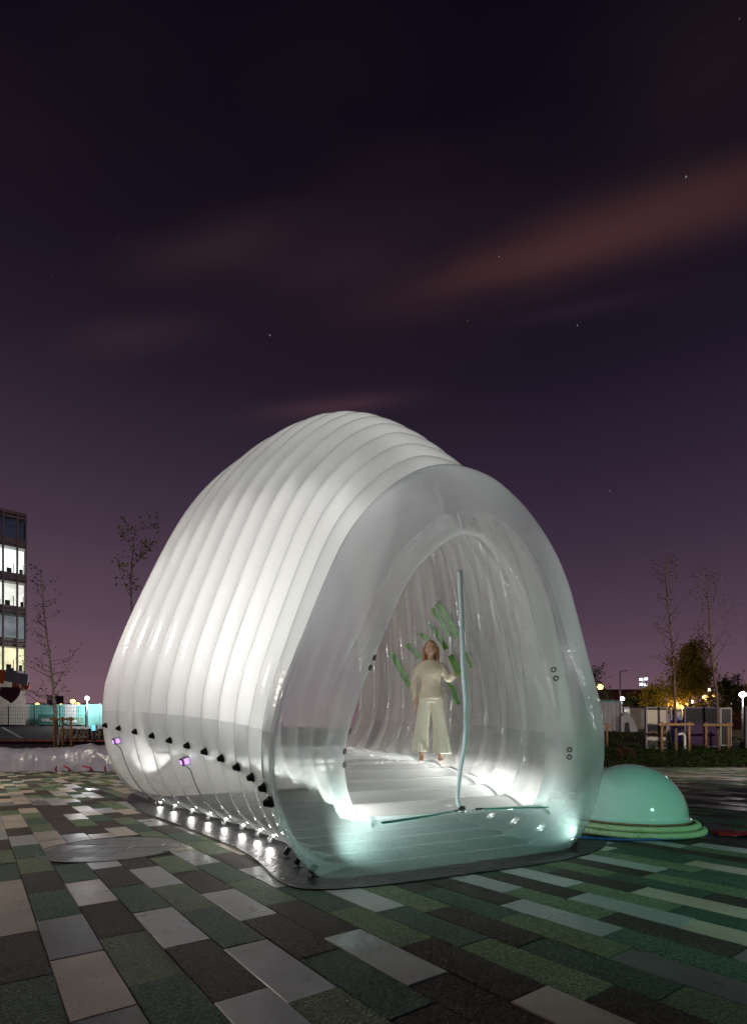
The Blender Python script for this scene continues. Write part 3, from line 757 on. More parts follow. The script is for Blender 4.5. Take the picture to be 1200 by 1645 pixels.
def cloth(name, c, rough=.85):
    m = newmat(name); t = NT(m); obj = t.coord('Object')
    h = t.m('ADD', t.noise(9, 4, .6, obj, .8), t.m('MULTIPLY', t.noise(180, 2, .5, obj), .15))
    t.surf(t.bsdf(t.ramp(t.noise(6, 3, .5, obj), [(.3, tuple(x*.88 for x in c)), (.7, c)]), rough, 0, t.bump(h, .5, .02))); return m
cream = cloth('cream_knit', (.72, .62, .48)); pale = cloth('pale_yellow_linen', (.86, .81, .66))
tp = MB()
loft(tp, [((0, 0, .83), .178, .130), ((0, 0, .88), .170, .124), ((0, 0, .93), .155, .114), ((0, -.003, 1.0), .135, .103), ((0, -.005, 1.08), .135, .105), ((0, -.01, 1.16), .150, .118), ((0, -.008, 1.23), .162, .115), ((0, 0, 1.29), .168, .095), ((0, .004, 1.33), .125, .072), ((0, .004, 1.352), .075, .062)], 20, lambda t, a: .018*math.sin(a*5+t*9)*(1-t))
for A in (RA, LA):
    B_ = A[:4]+[tuple(Vector(A[3]).lerp(Vector(A[4]), .8))]; limb(tp, B_, [.050, .054, .048, .045, .042], 14)
to = tp.build('top', cream, per, True); rm = to.modifiers.new('fuse', 'REMESH'); rm.mode = 'VOXEL'; rm.voxel_size = .0075; rm.use_smooth_shade = True
sm_ = to.modifiers.new('soften', 'SMOOTH'); sm_.iterations = 4; sm_.factor = .5
tr_ = MB()
fold = lambda t, a: .02*math.sin(a*4+t*3)+t*t*(.07*math.sin(a*7+1.3)+.05*math.sin(a*11+t*4))
loft(tr_, [((0, 0, .78), .165, .118), ((0, 0, .86), .168, .12), ((0, 0, .93), .142, .108), ((0, 0, .96), .137, .104)], 20)
for sx, hz_ in ((-1, .13), (1, .10)):
    loft(tr_, [((sx*.075, 0, .86), .09, .108), ((sx*.088, 0, .74), .088, .108), ((sx*.104, 0, .6), .088, .102), ((sx*.122, 0, .44), .093, .103), ((sx*.138, .0, .28), .106, .11), ((sx*.15, .0, hz_), .12, .12)], 32, fold)
tro = tr_.build('trousers', pale, per, True); rm = tro.modifiers.new('fuse', 'REMESH'); rm.mode = 'VOXEL'; rm.voxel_size = .007; rm.use_smooth_shade = True
sm_ = tro.modifiers.new('soften', 'SMOOTH'); sm_.iterations = 8; sm_.factor = .5
hm = newmat('auburn_hair'); t_ = NT(hm); mpn = t_.n('ShaderNodeMapping'); t_.l(t_.coord(), mpn.inputs[0]); mpn.inputs['Scale'].default_value = (1, 1, .08)
t_.surf(t_.bsdf(t_.ramp(t_.noise(60, 3, .6, mpn.outputs[0]), [(.3, (.24, .10, .045)), (.7, (.46, .22, .10))]), .42, 0, t_.bump(t_.noise(90, 2, .6, mpn.outputs[0]), .6, .01)))
hr = MB()
def hairf(v):
    if v.y < -.1 and v.z < .55: return Vector((v.x*(1.0 if abs(v.x) > .75 else 1.0), max(v.y, -.1), v.z))
    return v
ellipsoid(hr, (0, .004, 1.515), (.088, .103, .112), 26, 18, hairf)
limb(hr, [(-.075, .012, 1.53), (-.088, .02, 1.44), (-.085, .012, 1.33), (-.075, -.02, 1.25)], [.03, .032, .032, .012], 10)
limb(hr, [(.075, .012, 1.53), (.088, .02, 1.44), (.085, .012, 1.33), (.075, -.02, 1.25)], [.03, .032, .032, .012], 10)
limb(hr, [(0, .05, 1.53), (0, .075, 1.42), (0, .085, 1.30), (0, .08, 1.22)], [.07, .072, .065, .03], 12)
ho = hr.build('hair', hm, per, True); rm = ho.modifiers.new('fuse', 'REMESH'); rm.mode = 'VOXEL'; rm.voxel_size = .006; rm.use_smooth_shade = True
sm_ = ho.modifiers.new('soften', 'SMOOTH'); sm_.iterations = 3
for sx in (-1, 1):
    mb = MB(); ellipsoid(mb, (sx*.028, -.090, 1.505), (.012, .007, .006), 8, 6); mb.build('eye', MATS['black_plastic'], per, True)
    mb = MB(); limb(mb, [(sx*.014, -.098, 1.524), (sx*.03, -.097, 1.529), (sx*.044, -.086, 1.523)], [.003, .0035, .002], 6); mb.build('eyebrow', hm, per, True)
lipm = plain('lips', (.42, .15, .12), .4); mb = MB(); limb(mb, [(-.02, -.091, 1.447), (0, -.101, 1.448), (.02, -.091, 1.447)], [.003, .0065, .003], 8); mb.build('mouth', lipm, per, True)

# ------------------------------------------------------------------ blower under its glossy dome, with coiled hose
DC = Vector((2.97, 6.2, 0)); DR = .60
dome = empty('blower_dome', DC); tag(dome, 'glossy pale teal dome on a round timber base beside the pavilion', 'blower cover')
dm = newmat('teal_acrylic'); t_ = NT(dm); b_ = t_.bsdf(t_.ramp(t_.noise(1.2, 2), [(.3, (.56, .87, .80)), (.7, (.64, .92, .86))]), .10, 0, None, .6); b_.inputs['Coat Weight'].default_value = .5; t_.surf(b_)
prof = [(DR+.035, .150), (DR+.036, .158), (DR+.012, .164)]+[(DR*math.cos(a*math.pi/48), .166+DR*.98*math.sin(a*math.pi/48)) for a in range(0, 24)]+[(.0, .166+DR*.98)]
MB().lathe(prof, n=64).build('shell', dm, dome, True)
MB().lathe([(DR-.06, .10), (DR-.02, .125), (DR+.03, .13), (DR+.03, .149), (.0, .149)], n=48).build('timber_rim', MATS['wood_rim'], dome)
MB().lathe([(DR-.12, .0), (DR-.12, .10), (.0, .10)], n=32).build('base', MATS['black_rubber'], dome)
hsm = newmat('green_hose'); t_ = NT(hsm); t_.surf(t_.bsdf(t_.ramp(t_.noise(6, 2), [(.3, (.46, .60, .34)), (.7, (.58, .70, .45))]), .38))
hose = empty('coiled_hose', DC); tag(hose, 'ribbed green hose coiled in loops round the foot of the teal dome', 'hose')
def coil(r0, r1, z0, z1, a0, a1, n, rad, ecc=0):
    pts = []
    for k in range(n+1):
        t = k/n; a = R(a0+(a1-a0)*t); r = r0+(r1-r0)*t
        pts.append((r*math.cos(a)*(1+ecc), r*math.sin(a), z0+(z1-z0)*t))
    return pts
for (r0, r1, z0, z1, a0, a1, ex) in ((.69, .66, .098, .094, -215, 55, .02), (.75, .70, .040, .038, -220, 120, .03)):
    n = 620; pts = coil(r0, r1, z0, z1, a0, a1, n, .04, ex)
    MB().tube(pts, lambda t: .033+.004*math.sin(t*n*math.pi/2.0), 10).build('loop', hsm, hose, True)
MB().tube(coil(.70, .698, .097, .097, -22, -15, 4, 0, .02), .038, 12).build('coupling', MATS['black_plastic'], hose, True)
bc = MB().tube(subdiv([Vector(p) for p in ((2.05, 5.62, .016), (2.3, 5.50, .016), (2.6, 5.42, .016), (2.9, 5.45, .016), (3.2, 5.5, .016), (3.6, 5.75, .016))]), .012, 8).build('cable', MATS['blue_cable'], None, True)
tag(bc, 'blue cable lying on the ground in front of the coiled green hose', 'cable')
disc_o = flat_sheet('dark_disc', [DC+Vector((.95*math.cos(a*math.pi/8)+.28, .80*math.sin(a*math.pi/8)+.25, 0)) for a in range(16)], -.002, .006, MATS['black_rubber'])  # thin flat black disc, offset behind and right of the dome
tag(disc_o, 'round flat black disc under the teal dome and hose', 'mat')
strip = flat_sheet('black_strip', [GP(1098, 1347), GP(1130, 1350), GP(1200, 1356), GP(1290, 1362), GP(1290, 1348), GP(1200, 1343), GP(1130, 1340)], -.002, .011, MATS['black_rubber'])  # thin flat black strip across the paving
tag(strip, 'flat black strip on the paving right of the hose', 'cable cover')
rd = MB(); q0 = GP(1146, 1343)
rows = []
for j in range(26):
    t = j/25; c = q0.lerp(GP(1290, 1346), t)
    rows.append([c+Vector((.02*math.sin(j*1.3), (i-3)*.055*(.6+.5*math.sin(t*3)), .014+abs(noise.noise(Vector((j*.45, i*.6, 2))))*.06)) for i in range(7)])
rd.add([v for r in rows for v in r], [(j*7+i, j*7+i+1, (j+1)*7+i+1, (j+1)*7+i) for j in range(25) for i in range(6)])
ro_ = rd.build('red_strap', MATS['red_plastic'], None, True); tag(ro_, 'crumpled red strap lying on the black strip', 'strap')
ms = ro_.modifiers.new('thick', 'SOLIDIFY'); ms.thickness = .004
# ------------------------------------------------------------------ left background: plastic-wrapped barrier
vn = newmat('grey_plastic_wrap'); t_ = NT(vn); t_.surf(t_.bsdf(t_.ramp(t_.noise(2, 3), [(.3, (.24, .24, .31)), (.7, (.33, .33, .41))]), .30, 0, t_.bump(t_.noise(2.0, 3, .5, None, 2.0), .3, .12), .7))
rows = []
XA, XB = -21.0, -7.6
for j in range(301):
    x = XA+(XB-XA)*j/300; row = []
    pk = .80+.16*noise.noise(Vector((x*.6, 0, 0)))+.16*max(0, 1-abs(x+10.2)/.9)
    for i in range(25):
        t = i/24; a = math.pi*t
        y = 18.75+.62*(1-math.cos(a))*.75-.35*(1-t)*(1-t)*0; z = pk*max(0, math.sin(a))**.55
        nv = Vector((x*1.7, t*4, 3)); dz = .02*noise.noise(nv)
        ridge = ((1-abs(noise.noise(Vector((x*1.3+t*2.6, t*2.0-x*.7, 7)))))**7*.05+(1-abs(noise.noise(Vector((x*2.6-t*3.1, t*3.0+x*1.1, 17)))))**7*.03)
        row.append((x, y-ridge*(1-t)-dz*.6*(1-abs(2*t-1)), max(.004, z+dz*math.sin(a)+ridge*math.sin(a))))
    rows.append(row)
mb = MB(); mb.add([v for r in rows for v in r], [(j*25+i, j*25+i+1, (j+1)*25+i+1, (j+1)*25+i) for j in range(300) for i in range(24)])
tv = mb.build('wrapped_barrier', vn, None, True); tag(tv, 'long low barrier wrapped in crumpled grey plastic sheet at the paving edge', 'barrier')
for k, (px_, lean, w_) in enumerate(((91, -.08, 'leftmost'), (112, .10, 'second from left'), (148, .18, 'third from left'), (170, .0, 'rightmost'))):
    q = P(px_, 1238, 18.55); q.z = .006; mb = MB()
    mb.tube([(0, 0, 0), (lean*.1, -.06, .09), (-lean*.4, -.07, .15), (-lean*1.6 if k in (1, 2) else -lean*.7, -.09, .19)], .03, 6)
    o = mb.build('red_tie', MATS['red_plastic'], None, True); o.location = q
    tag(o, '%s of the red ties at the foot of the wrapped barrier' % w_, 'tie', 'red ties on the wrapped barrier')
# kerb with bricks, parking line
kb = empty('brick_kerb', (-30, 27.6, 0)); tag(kb, kind='structure')
bm_ = MB().box((0, 0, 0), (.42, .9, .12)).mesh('kerb_brick', bevel=.012); bm_.materials.append(MATS['brick_edge'])
for k in range(26):
    x = -21+.435*k; o = link('kerb_brick', bm_, None, kb); o.location = (x+30, random.uniform(-.01, .01), tz(x, 27.6)+.08+random.uniform(-.006, .006))
a, b = P(3, 1174, 1), P(37, 1192, 1)
q1 = Vector((-20.0, 30.4, 0)); q2 = Vector((-30.2, 43.4, 0)); dv = (q2-q1).normalized(); nv = Vector((-dv.y, dv.x, 0))*.09
mb = MB(); pr = []
for k in range(13):
    c = q1.lerp(q2, k/12); pr += [c+nv, c-nv]
mb.add([(p.x, p.y, tz(p.x, p.y)+.008) for p in pr], [(2*k, 2*k+1, 2*k+3, 2*k+2) for k in range(12)])
o = mb.build('parking_line', MATS['line_paint']); tag(o, kind='structure')
# ------------------------------------------------------------------ glass office building
fe = Vector((1.4, 1.1, 0)).normalized(); fn_ = Vector((-fe.y, fe.x, 0))
BO = P(42, 1165, 45.0); 
bld = empty('office_building', BO); bld.rotation_euler = (0, 0, math.atan2(fe.y, fe.x)); tag(bld, 'glass office building with lit storeys at the left edge', 'building')
zb = BO.z; FL = [20.1-zb, 17.65-zb, 14.75-zb, 12.0-zb, 9.3-zb, 6.6-zb]; BW = 9.0
mull = plain('mullion_metal', (.42, .38, .36), .45, .5); slabm = plain('spandrel', (.50, .49, .48), .6)
glass = newmat('office_glass'); t_ = NT(glass); tr = t_.n('ShaderNodeBsdfTransparent'); tr.inputs[0].default_value = (.86, .9, .92, 1); gl = t_.n('ShaderNodeBsdfGlossy'); gl.inputs['Roughness'].default_value = .03
mx = t_.n('ShaderNodeMixShader'); lw = t_.n('ShaderNodeLayerWeight'); lw.inputs[0].default_value = .25; t_.l(lw.outputs[0], mx.inputs[0]); t_.l(tr.outputs[0], mx.inputs[1]); t_.l(gl.outputs[0], mx.inputs[2]); t_.surf(mx)
def roomlight(name, c, st, var):
    m = newmat(name); t = NT(m); e = t.n('ShaderNodeEmission'); e.inputs[1].default_value = st
    t.l(t.ramp(t.noise(var, 3, .6), [(.3, tuple(x*.55 for x in c)), (.6, c)]), e.inputs[0]); t.surf(e); m.cycles.emission_sampling = 'NONE'; return m
RM = [roomlight('room_dark', (.05, .05, .085), .5, 2.2), roomlight('room_white', (1.0, .97, .90), 2.2, .5), roomlight('room_cream', (1.0, .92, .80), 1.5, .9), roomlight('room_dim', (.22, .23, .24), 1.2, .8), roomlight('room_yellow', (1.0, .86, .52), 1.6, .7)]
MB().box((-BW/2, 6, FL[5]/2), (BW-.02, 11.6, FL[5])).build('base_wall', MATS['cream_render'], bld)
MB().box((-BW/2, 6.4, (FL[0]+FL[5])/2), (BW-.06, 10.2, FL[0]-FL[5]-.1)).build('core', MATS['roof_far'], bld)
MB().box((-BW/2, 6, FL[0]+.12), (BW+.1, 12, .24)).build('roof', mull, bld)
for i in range(5):
    zt, zl = FL[i], FL[i+1]; hgt = zt-zl
    MB().box((-BW/2, .55, zl+.22), (BW-.01, 1.0, .42)).build('spandrel', slabm, bld)
    MB().box((-BW/2, .02, zl+.0), (BW+.05, .2, .10)).build('transom', mull, bld)
    MB().box((-BW/2, .60, zt-.16), (BW-.02, .9, .20)).build('soffit', slabm, bld)
    MB().box((-BW/2, 1.22, (zt+zl)/2+.1), (BW-.1, .05, hgt-.55)).build('lit_room', RM[i], bld)
    xcur = 0
    for k, wd in enumerate([.62, .98, .98, .98, .98, .98, .98, .98]):
        xcur -= wd
        pw = MB().box((xcur+wd/2, .10, (zt+zl)/2+.08), (wd-.12, .02, hgt-.72)).build('window', glass, bld)
        fr = MB()
        for sx in (-1, 1): fr.box((xcur+wd/2+sx*(wd/2-.055), .10, (zt+zl)/2+.08), (.05, .07, hgt-.66))
        for sz in (-1, 1): fr.box((xcur+wd/2, .10, (zt+zl)/2+.08+sz*(hgt/2-.35)), (wd-.16, .07, .05))
        fr.build('frame', mull, pw)
        MB().box((xcur+.0, -.04, (zt+zl)/2), (.10, .22, hgt-.1)).build('mullion', mull, bld)
        if i in (1, 2, 4) and k < 4:
            rr = random.Random(i*10+k); MB().box((xcur+wd*rr.uniform(.3, .7), .95, zl+.75), (wd*.35, .3, .55)).box((xcur+wd*.8, 1.0, zl+1.0), (.05, .05, 1.0)).build('furniture', MATS['roof_far'], bld)
    MB().box((-.02, .05, (zt+zl)/2), (.10, .16, hgt-.1)).build('mullion', mull, bld)
    MB().box((.045, 5.5, (zt+zl)/2), (.05, 10.6, hgt-.12)).build('side_panel', MATS['roof_far'] if i == 0 else slabm, bld)
# coloured sign panels in front of the building
sgn = empty('wall_sign', P(20, 1100, 43.0)); tag(sgn, 'cluster of orange, blue-grey and maroon sign panels on the office building', 'sign'); bpy.context.view_layer.update()
def panel(name, pts, c, d, lab):
    qs = [P(x, y, d) for x, y in pts]; o_ = qs[0]; m = plain(name+'_paint', c, .6, 0, .08)
    mb = MB(); mb.prism([(q.x-o_.x, q.z-o_.z) for q in qs], .08, Matrix.Identity(3), (0, 0, 0))
    o = mb.build('panel', m, sgn); o.location = o_-sgn.location; o['label'] = lab; return o
panel('blue_grey', [(10, 1075), (22, 1073), (23, 1080), (46, 1084), (44, 1102), (7, 1094)], (.24, .29, .34), 42.9, 'blue-grey slanted sign panel on the corner of the office building')
panel('orange', [(-16, 1077), (8, 1077), (6, 1099), (-16, 1096)], (.80, .20, .05), 42.8, 'bright orange sign panel at the left edge of the picture')
panel('rust', [(20, 1096), (32, 1099), (32, 1107), (20, 1106)], (.55, .12, .05), 43.1, 'rust orange sign panel under the blue-grey panel')
panel('rust2', [(34, 1100), (44, 1102), (46, 1096), (48, 1099), (47, 1105), (44, 1109), (34, 1110)], (.60, .14, .06), 43.0, 'rust orange rounded sign panel on the building corner')
panel('maroon', [(1, 1104)]+[(33, 1104.5), (33, 1111), (31, 1117), (27, 1122), (23, 1126), (18, 1130), (13, 1126.5), (6, 1122), (0, 1118)], (.085, .02, .035), 42.7, 'dark maroon shield shaped sign panel below the other panels')
bk = MB()
for x in (4, 18, 28, 40): bk.tube([P(x, 1096, 43.3), P(x, 1096, 45.2)], .04, 6)
o = bk.build('bracket', MATS['galvanised'], sgn); o.location = -sgn.location
# ------------------------------------------------------------------ far lamps
def lamp(px_, py, d, base, c, st, rad, lab, arm=0, cat='street lamp', power=0, head=True):
    q = P(px_, py, d); bx = q.x-arm; zb_ = P(px_, base, d).z; e = empty('street_lamp', (bx, d, zb_)); tag(e, lab, cat, 'street lamps in the background')
    h = q.z-zb_; w_ = max(.05, d*.0009)
    MB().tube([(0, 0, 0), (0, 0, h*.6), (0, 0, h+rad*.4)], lambda t: w_*(1.25-.5*t), 8).build('pole', MATS['galvanised'], e, True)
    if arm: MB().tube([(0, 0, h+rad*.4), (arm*.5, 0, h+rad*.9), (arm, 0, h+rad*.9)], w_*.6, 6).build('arm', MATS['galvanised'], e, True)
    if head: MB().lathe([(rad*.9, h+rad*.9), (rad*.7, h+rad*1.15), (0, h+rad*1.3)], (arm, 0, 0), 12).build('hood', MATS['dark_metal'], e, True)
    if st:
        mb = MB(); ellipsoid(mb, (arm, 0, h), (rad, rad, rad*.9), 12, 8); mb.build('bulb', emit('glow', c, st), e, True)
    if power:
        ld = bpy.data.lights.new('lamp', 'POINT'); l = bpy.data.objects.new('lamp', ld); col.objects.link(l); l.parent = e; l.location = (arm, -rad*2.2, h-rad*1.2); ld.energy = power; ld.color = c; ld.shadow_soft_size = rad
    return e
OR, WH, WR = (1, .42, .10), (.92, .96, 1), (1, .88, .7)
lamp(60, 1132, 60, 1168, OR, 7, .20, 'orange lamp left of the staked tree, above the teal hoarding')
lamp(98, 1135, 52, 1172, OR, 12, .26, 'bright orange lamp just right of the leaning tree trunk')
lamp(117, 1127, 70, 1165, OR, 9, .30, 'tall orange lamp in the middle of the left background')
lamp(125, 1132, 75, 1162, OR, 7, .30, 'orange lamp between the tall orange lamp and the white floodlight')
fl = lamp(140, 1122, 44.5, 1172, WH, 30, .17, 'white floodlight beside the rear edge of the pavilion', 0, 'floodlight', 550)
lamp(134, 1151, 60, 1168, (1, .75, .7), 6, .2, 'low pinkish lamp below the white floodlight')
lamp(147, 1139, 62, 1168, WH, 9, .16, 'small white lamp right of the floodlight near the pavilion edge')
lamp(964, 1104, 55, 1172, OR, 14, .30, 'orange street lamp just right of the pavilion', .55, power=500)
lamp(960, 1127, 48, 1176, WH, 16, .22, 'white lamp under the orange lamp beside the pavilion', power=300)
lamp(999, 1123, 50, 1176, WH, 14, .22, 'white lamp behind the unlit lamp post')
lamp(1006, 1080, 36, 1180, WH, 0, .10, 'unlit slim lamp post with a short arm', .42)
lamp(1193, 1116, 33, 1204, WH, 30, .18, 'bright white post lamp at the right edge', 0, power=70)
lamp(1133, 1121, 60, 1165, OR, 12, .30, 'orange lamp in front of the autumn tree on its right')
lamp(1147, 1117, 66, 1165, OR, 7, .2, 'small orange lamp beside the right bare tree trunk')
lamp(1139, 1108, 80, 1160, WR, 6, .28, 'small pale lamp above the orange lamps')
lamp(1110, 1128, 52, 1165, WH, 14, .2, 'white lamp below the crown of the autumn tree', power=140)
lamp(1176, 1130, 60, 1170, WH, 6, .18, 'small white lamp left of the bright post lamp')
lamp(1090, 1133, 47, 1172, (1, .62, .18), 9, .28, 'yellow lamp glowing behind the tall display boards', power=900)
lamp(1104, 1131, 47.5, 1172, (1, .62, .18), 7, .22, 'small yellow lamp right of the yellow lamp behind the boards')
# floodlight mast far right
e = empty('floodlight_mast', (P(1033, 1160, 110))); tag(e, 'tall mast with clustered white floodlights far behind the boards', 'floodlight')
h = P(1033, 1092, 110).z-e.location.z
MB().tube([(0, 0, 0), (0, 0, h)], .28, 8).build('pole', MATS['galvanised'], e, True)
for k, (dx, dz) in enumerate(((-.5, 0), (.5, .1), (-.45, -1), (.5, -1.1))): MB().box((dx, -.2, h+dz), (.6, .3, .5)).build('floodlight', emit('mast_glow', WH, 2.2) if k == 0 else MATS['mast_glow'], e)
# ------------------------------------------------------------------ teal hoarding, wire fence, gabion wall
hd = empty('hoarding', (-30, 46.2, 0)); tag(hd, 'brightly lit teal hoarding panels behind the car park', 'hoarding')
for k in range(9):
    x = -30.2+1.0*k; zc = tz(x, 46.2); MB().box((x+30, 0, zc+1.0), (.96, .06, 1.9-.06*(k % 3))).build('panel', MATS['teal_hoarding'] if k % 4 else MATS['white_paint'], hd)
    MB().box((x+29.5, .06, zc+1.0), (.08, .08, 2.1)).build('post', MATS['galvanised'], hd)
cb_ = MB(); 
for k, (x, w_, h_) in enumerate(((-27.6, 1.5, .9), (-25.4, 1.1, .7))):
    e = empty('site_cabin' if k == 0 else 'skip', (x, 45.4, tz(x, 45.4))); tag(e, ('green cabin' if k == 0 else 'pale green skip')+' standing against the teal hoarding', 'container')
    MB().box((0, 0, h_/2+.1), (w_, .6, h_)).build('body', plain('cabin_green%d' % k, (.10+.1*k, .34, .26), .6), e, bevel=.03)
    for sx in (-1, 1): MB().box((sx*w_*.35, -.05, .05), (.2, .4, .1)).build('foot', MATS['dark_metal'], e)
    MB().box((0, -.31, h_*.6), (w_*.6, .02, h_*.3)).build('panel', MATS['white_paint'], e)
wf = empty('wire_fence', (-34, 43.6, 0)); tag(wf, 'thin wire mesh fence in front of the office building and hoarding', 'fence')
for k in range(6):
    x = -34+2.1*k; zc = tz(x, 43.6); MB().box((x+34, 0, zc+.85), (.06, .06, 1.7)).build('post', MATS['dark_metal'], wf)
    if k < 5:
        mb = MB()
        for i in range(1, 11): mb.box((x+34+2.1*i/11, 0, zc+.85), (.012, .012, 1.6))
        for i in range(6): mb.box((x+34+1.05, .013, zc+.1+.3*i), (2.1, .012, .014))
        o = mb.build('wire_panel', MATS['dark_metal'], wf)
gw = empty('stone_wall', (P(130, 1190, 30))); gw.location.z = tz(gw.location.x, 30); tag(gw, 'low wall of pale rough stones behind the stake frame', 'wall')
MB().box((0, .3, .3), (2.3, .4, .56)).build('core', MATS['soil'], gw)
rk = random.Random(4)
stones = []
for q_ in range(4):
    mb = MB(); ellipsoid(mb, (0, 0, 0), (.12, .09, .085), 8, 6, lambda v: v*(1+.25*noise.noise(v*1.7+Vector((q_*5, 0, 0))))); me = mb.mesh('stone', True); me.materials.append(MATS['gabion_stone']); stones.append(me)
for j in range(4):
    for i in range(11):
        o = link('stone', stones[rk.randrange(4)], None, gw); o.location = (-1.1+.21*i+rk.uniform(-.05, .05), .06+rk.uniform(-.03, .03), .08+.145*j+rk.uniform(-.02, .02)); o.rotation_euler = (rk.uniform(-.4, .4), rk.uniform(-.4, .4), rk.uniform(0, 3)); s_ = rk.uniform(.8, 1.15); o.scale = (s_, s_, s_)
bb = empty('bollard_light', P(151, 1188, 26)); bb.location.z = tz(bb.location.x, 26); tag(bb, 'small post with a cyan lit screen beside the pavilion', 'bollard')
MB().box((0, 0, .45), (.10, .08, .9)).build('post', MATS['dark_metal'], bb); MB().box((.0, -.045, .85), (.16, .01, .26)).build('screen', emit('cyan_screen', (.1, .6, 1), 2.5), bb); MB().box((.12, .0, .85), (.06, .1, .3)).build('hood', MATS['silver_box'], bb)
tw = empty('tower_block', P(89, 1165, 150)); tag(tw, 'dark square tower block far behind the staked tree', 'building')
MB().box((0, 0, 4), (2.9, 3, 8.4)).build('wall', MATS['roof_far'], tw)
for i in range(4):
    for j in range(3): MB().box((-.95+.95*j, -1.52, 1.6+1.6*i), (.5, .06, .7)).build('window', MATS['spandrel'], tw)
sh = empty('far_shed', P(70, 1165, 100)); tag(sh, 'long low dark shed roof far behind the teal hoarding', 'building')
MB().box((3, 0, 1.2), (17, 6, 2.6)).build('wall', MATS['brick_far'], sh); mb = MB().prism([(-9, 0), (9, 0), (7.8, 1.3), (-7.8, 1.3)], 6.6, Matrix.Identity(3), (3, 0, 2.5)); mb.build('roof', MATS['roof_far'], sh)

# ------------------------------------------------------------------ trees
def leafmat(name, a, b):
    m = newmat(name); t = NT(m); geo = t.n('ShaderNodeNewGeometry')
    c = t.ramp(geo.outputs['Random Per Island'], [(0, a), (1, b)])
    df = t.n('ShaderNodeBsdfDiffuse'); tl = t.n('ShaderNodeBsdfTranslucent'); t.l(c, df.inputs[0]); t.l(c, tl.inputs[0]); mx = t.n('ShaderNodeMixShader'); mx.inputs[0].default_value = .35; t.l(df.outputs[0], mx.inputs[1]); t.l(tl.outputs[0], mx.inputs[2]); t.surf(mx); return m
LG = leafmat('leaf_green', (.08, .12, .02), (.22, .26, .05)); LA_ = leafmat('leaf_autumn', (.14, .12, .018), (.36, .27, .04)); LD = leafmat('leaf_dark', (.02, .035, .012), (.055, .075, .025)); LB = leafmat('leaf_brown', (.06, .035, .02), (.14, .08, .04))
def leaf(mb, p, s, rn):
    d = Vector((rn.gauss(0, 1), rn.gauss(0, 1), rn.gauss(0, .6))).normalized(); u = d.orthogonal().normalized(); v = d.cross(u); a = rn.uniform(0, 6.3)
    x = u*math.cos(a)+v*math.sin(a); y = d.cross(x)
    mb.add([p-x*s, p+y*s*.45+d*s*.08, p+x*s, p-y*s*.45+d*s*.08], [(0, 1, 2, 3)])
def tree(name, lab, base, pts, r0, branch, leaves, bark, leafm, seed, group=None, ls=.07, blen=1.5, start=.35, up=.75, sub=4, spread=1.0):
    rn = random.Random(seed); e = empty(name, base); tag(e, lab, 'tree', group)
    tk = subdiv([Vector(p) for p in pts], 6); mb = MB(); mb.tube(tk, lambda t: r0*(1-.88*t)+.006, 8); tips = []
    cr = MB()
    for k in range(branch):
        f = start+(1-start)*(k+rn.random())/branch; i = min(int(f*(len(tk)-1)), len(tk)-2); p = tk[i].lerp(tk[i+1], f*(len(tk)-1)-i)
        a = rn.uniform(0, 6.3); L_ = blen*(1.15-.75*f)*rn.uniform(.6, 1.15); d = Vector((math.cos(a)*spread, math.sin(a)*spread, up*rn.uniform(.5, 1.3))).normalized()
        bp = [p]
        for j in range(5): bp.append(bp[-1]+d*L_/5+Vector((rn.gauss(0, .04), rn.gauss(0, .04), rn.gauss(0, .03)))*L_); d = (d+Vector((0, 0, .12))).normalized()
        br = r0*(1-.85*f)*.42
        mb.tube(bp, lambda t: br*(1-.8*t)+.004, 5)
        for j in range(sub):
            q = bp[rn.randrange(2, 6)]; d2 = Vector((rn.gauss(0, 1), rn.gauss(0, 1), rn.gauss(.5, .6))).normalized(); l2 = L_*rn.uniform(.2, .5)
            tw_ = [q, q+d2*l2*.5+Vector((0, 0, l2*.05)), q+d2*l2+Vector((0, 0, l2*.15))]; mb.tube(tw_, lambda t: .006*(1-.6*t)+.002, 4); tips += [tw_[1], tw_[2]]
        tips += bp[3:]
    for k in range(leaves):
        p = rn.choice(tips)+Vector((rn.gauss(0, 1), rn.gauss(0, 1), rn.gauss(0, 1)))*ls*1.6; leaf(cr, p, ls*rn.uniform(.6, 1.3), rn)
    mb.build('trunk', bark, e, True)
    if leaves: cr.build('crown', leafm, e)
    return e
b0 = P(93, 1196, 26); b0.z = tz(b0.x, 26)
tree('young_tree', 'slim pale birch leaning left between the office building and pavilion', b0, [(0, 0, 0), (-.12, 0, 1.6), (-.32, 0, 3.6), (-.62, 0, 6.0), (-.85, 0, 8.6)], .085, 34, 300, MATS['pale_bark'], LB, 11, 'young trees', .06, 1.8, .28, .35, 3)
b1 = P(214, 1200, 24); b1.z = tz(b1.x, 24)
tree('young_tree', 'green leafy young tree showing above the left flank of the pavilion', b1, [(0, 0, 0), (.05, 0, 4), (-.1, 0, 7.5), (.1, 0, 10.3)], .05, 12, 230, MATS['bark'], LG, 5, 'young trees', .085, 2.1, .60, .55, 5)
b2 = P(1086, 1209, 25); b2.z = tz(b2.x, 25)
tree('young_tree', 'bare young tree between the timber stakes by the pale board', b2, [(0, 0, 0), (-.05, 0, 2.6), (-.15, 0, 4.6), (-.45, 0, 7.8), (-.5, 0, 9.0)], .07, 34, 70, MATS['bark'], LD, 21, 'young trees', .05, 1.9, .36, .55, 4)
b3 = P(1155, 1207, 25.6); b3.z = tz(b3.x, 25.6)
tree('young_tree', 'bare young tree in front of the dark purple board', b3, [(0, 0, 0), (-.1, 0, 2.6), (-.3, 0, 4.2), (-.5, 0, 7.0), (-.6, 0, 8.6)], .07, 30, 70, MATS['bark'], LD, 32, 'young trees', .05, 2.0, .40, .9, 4)
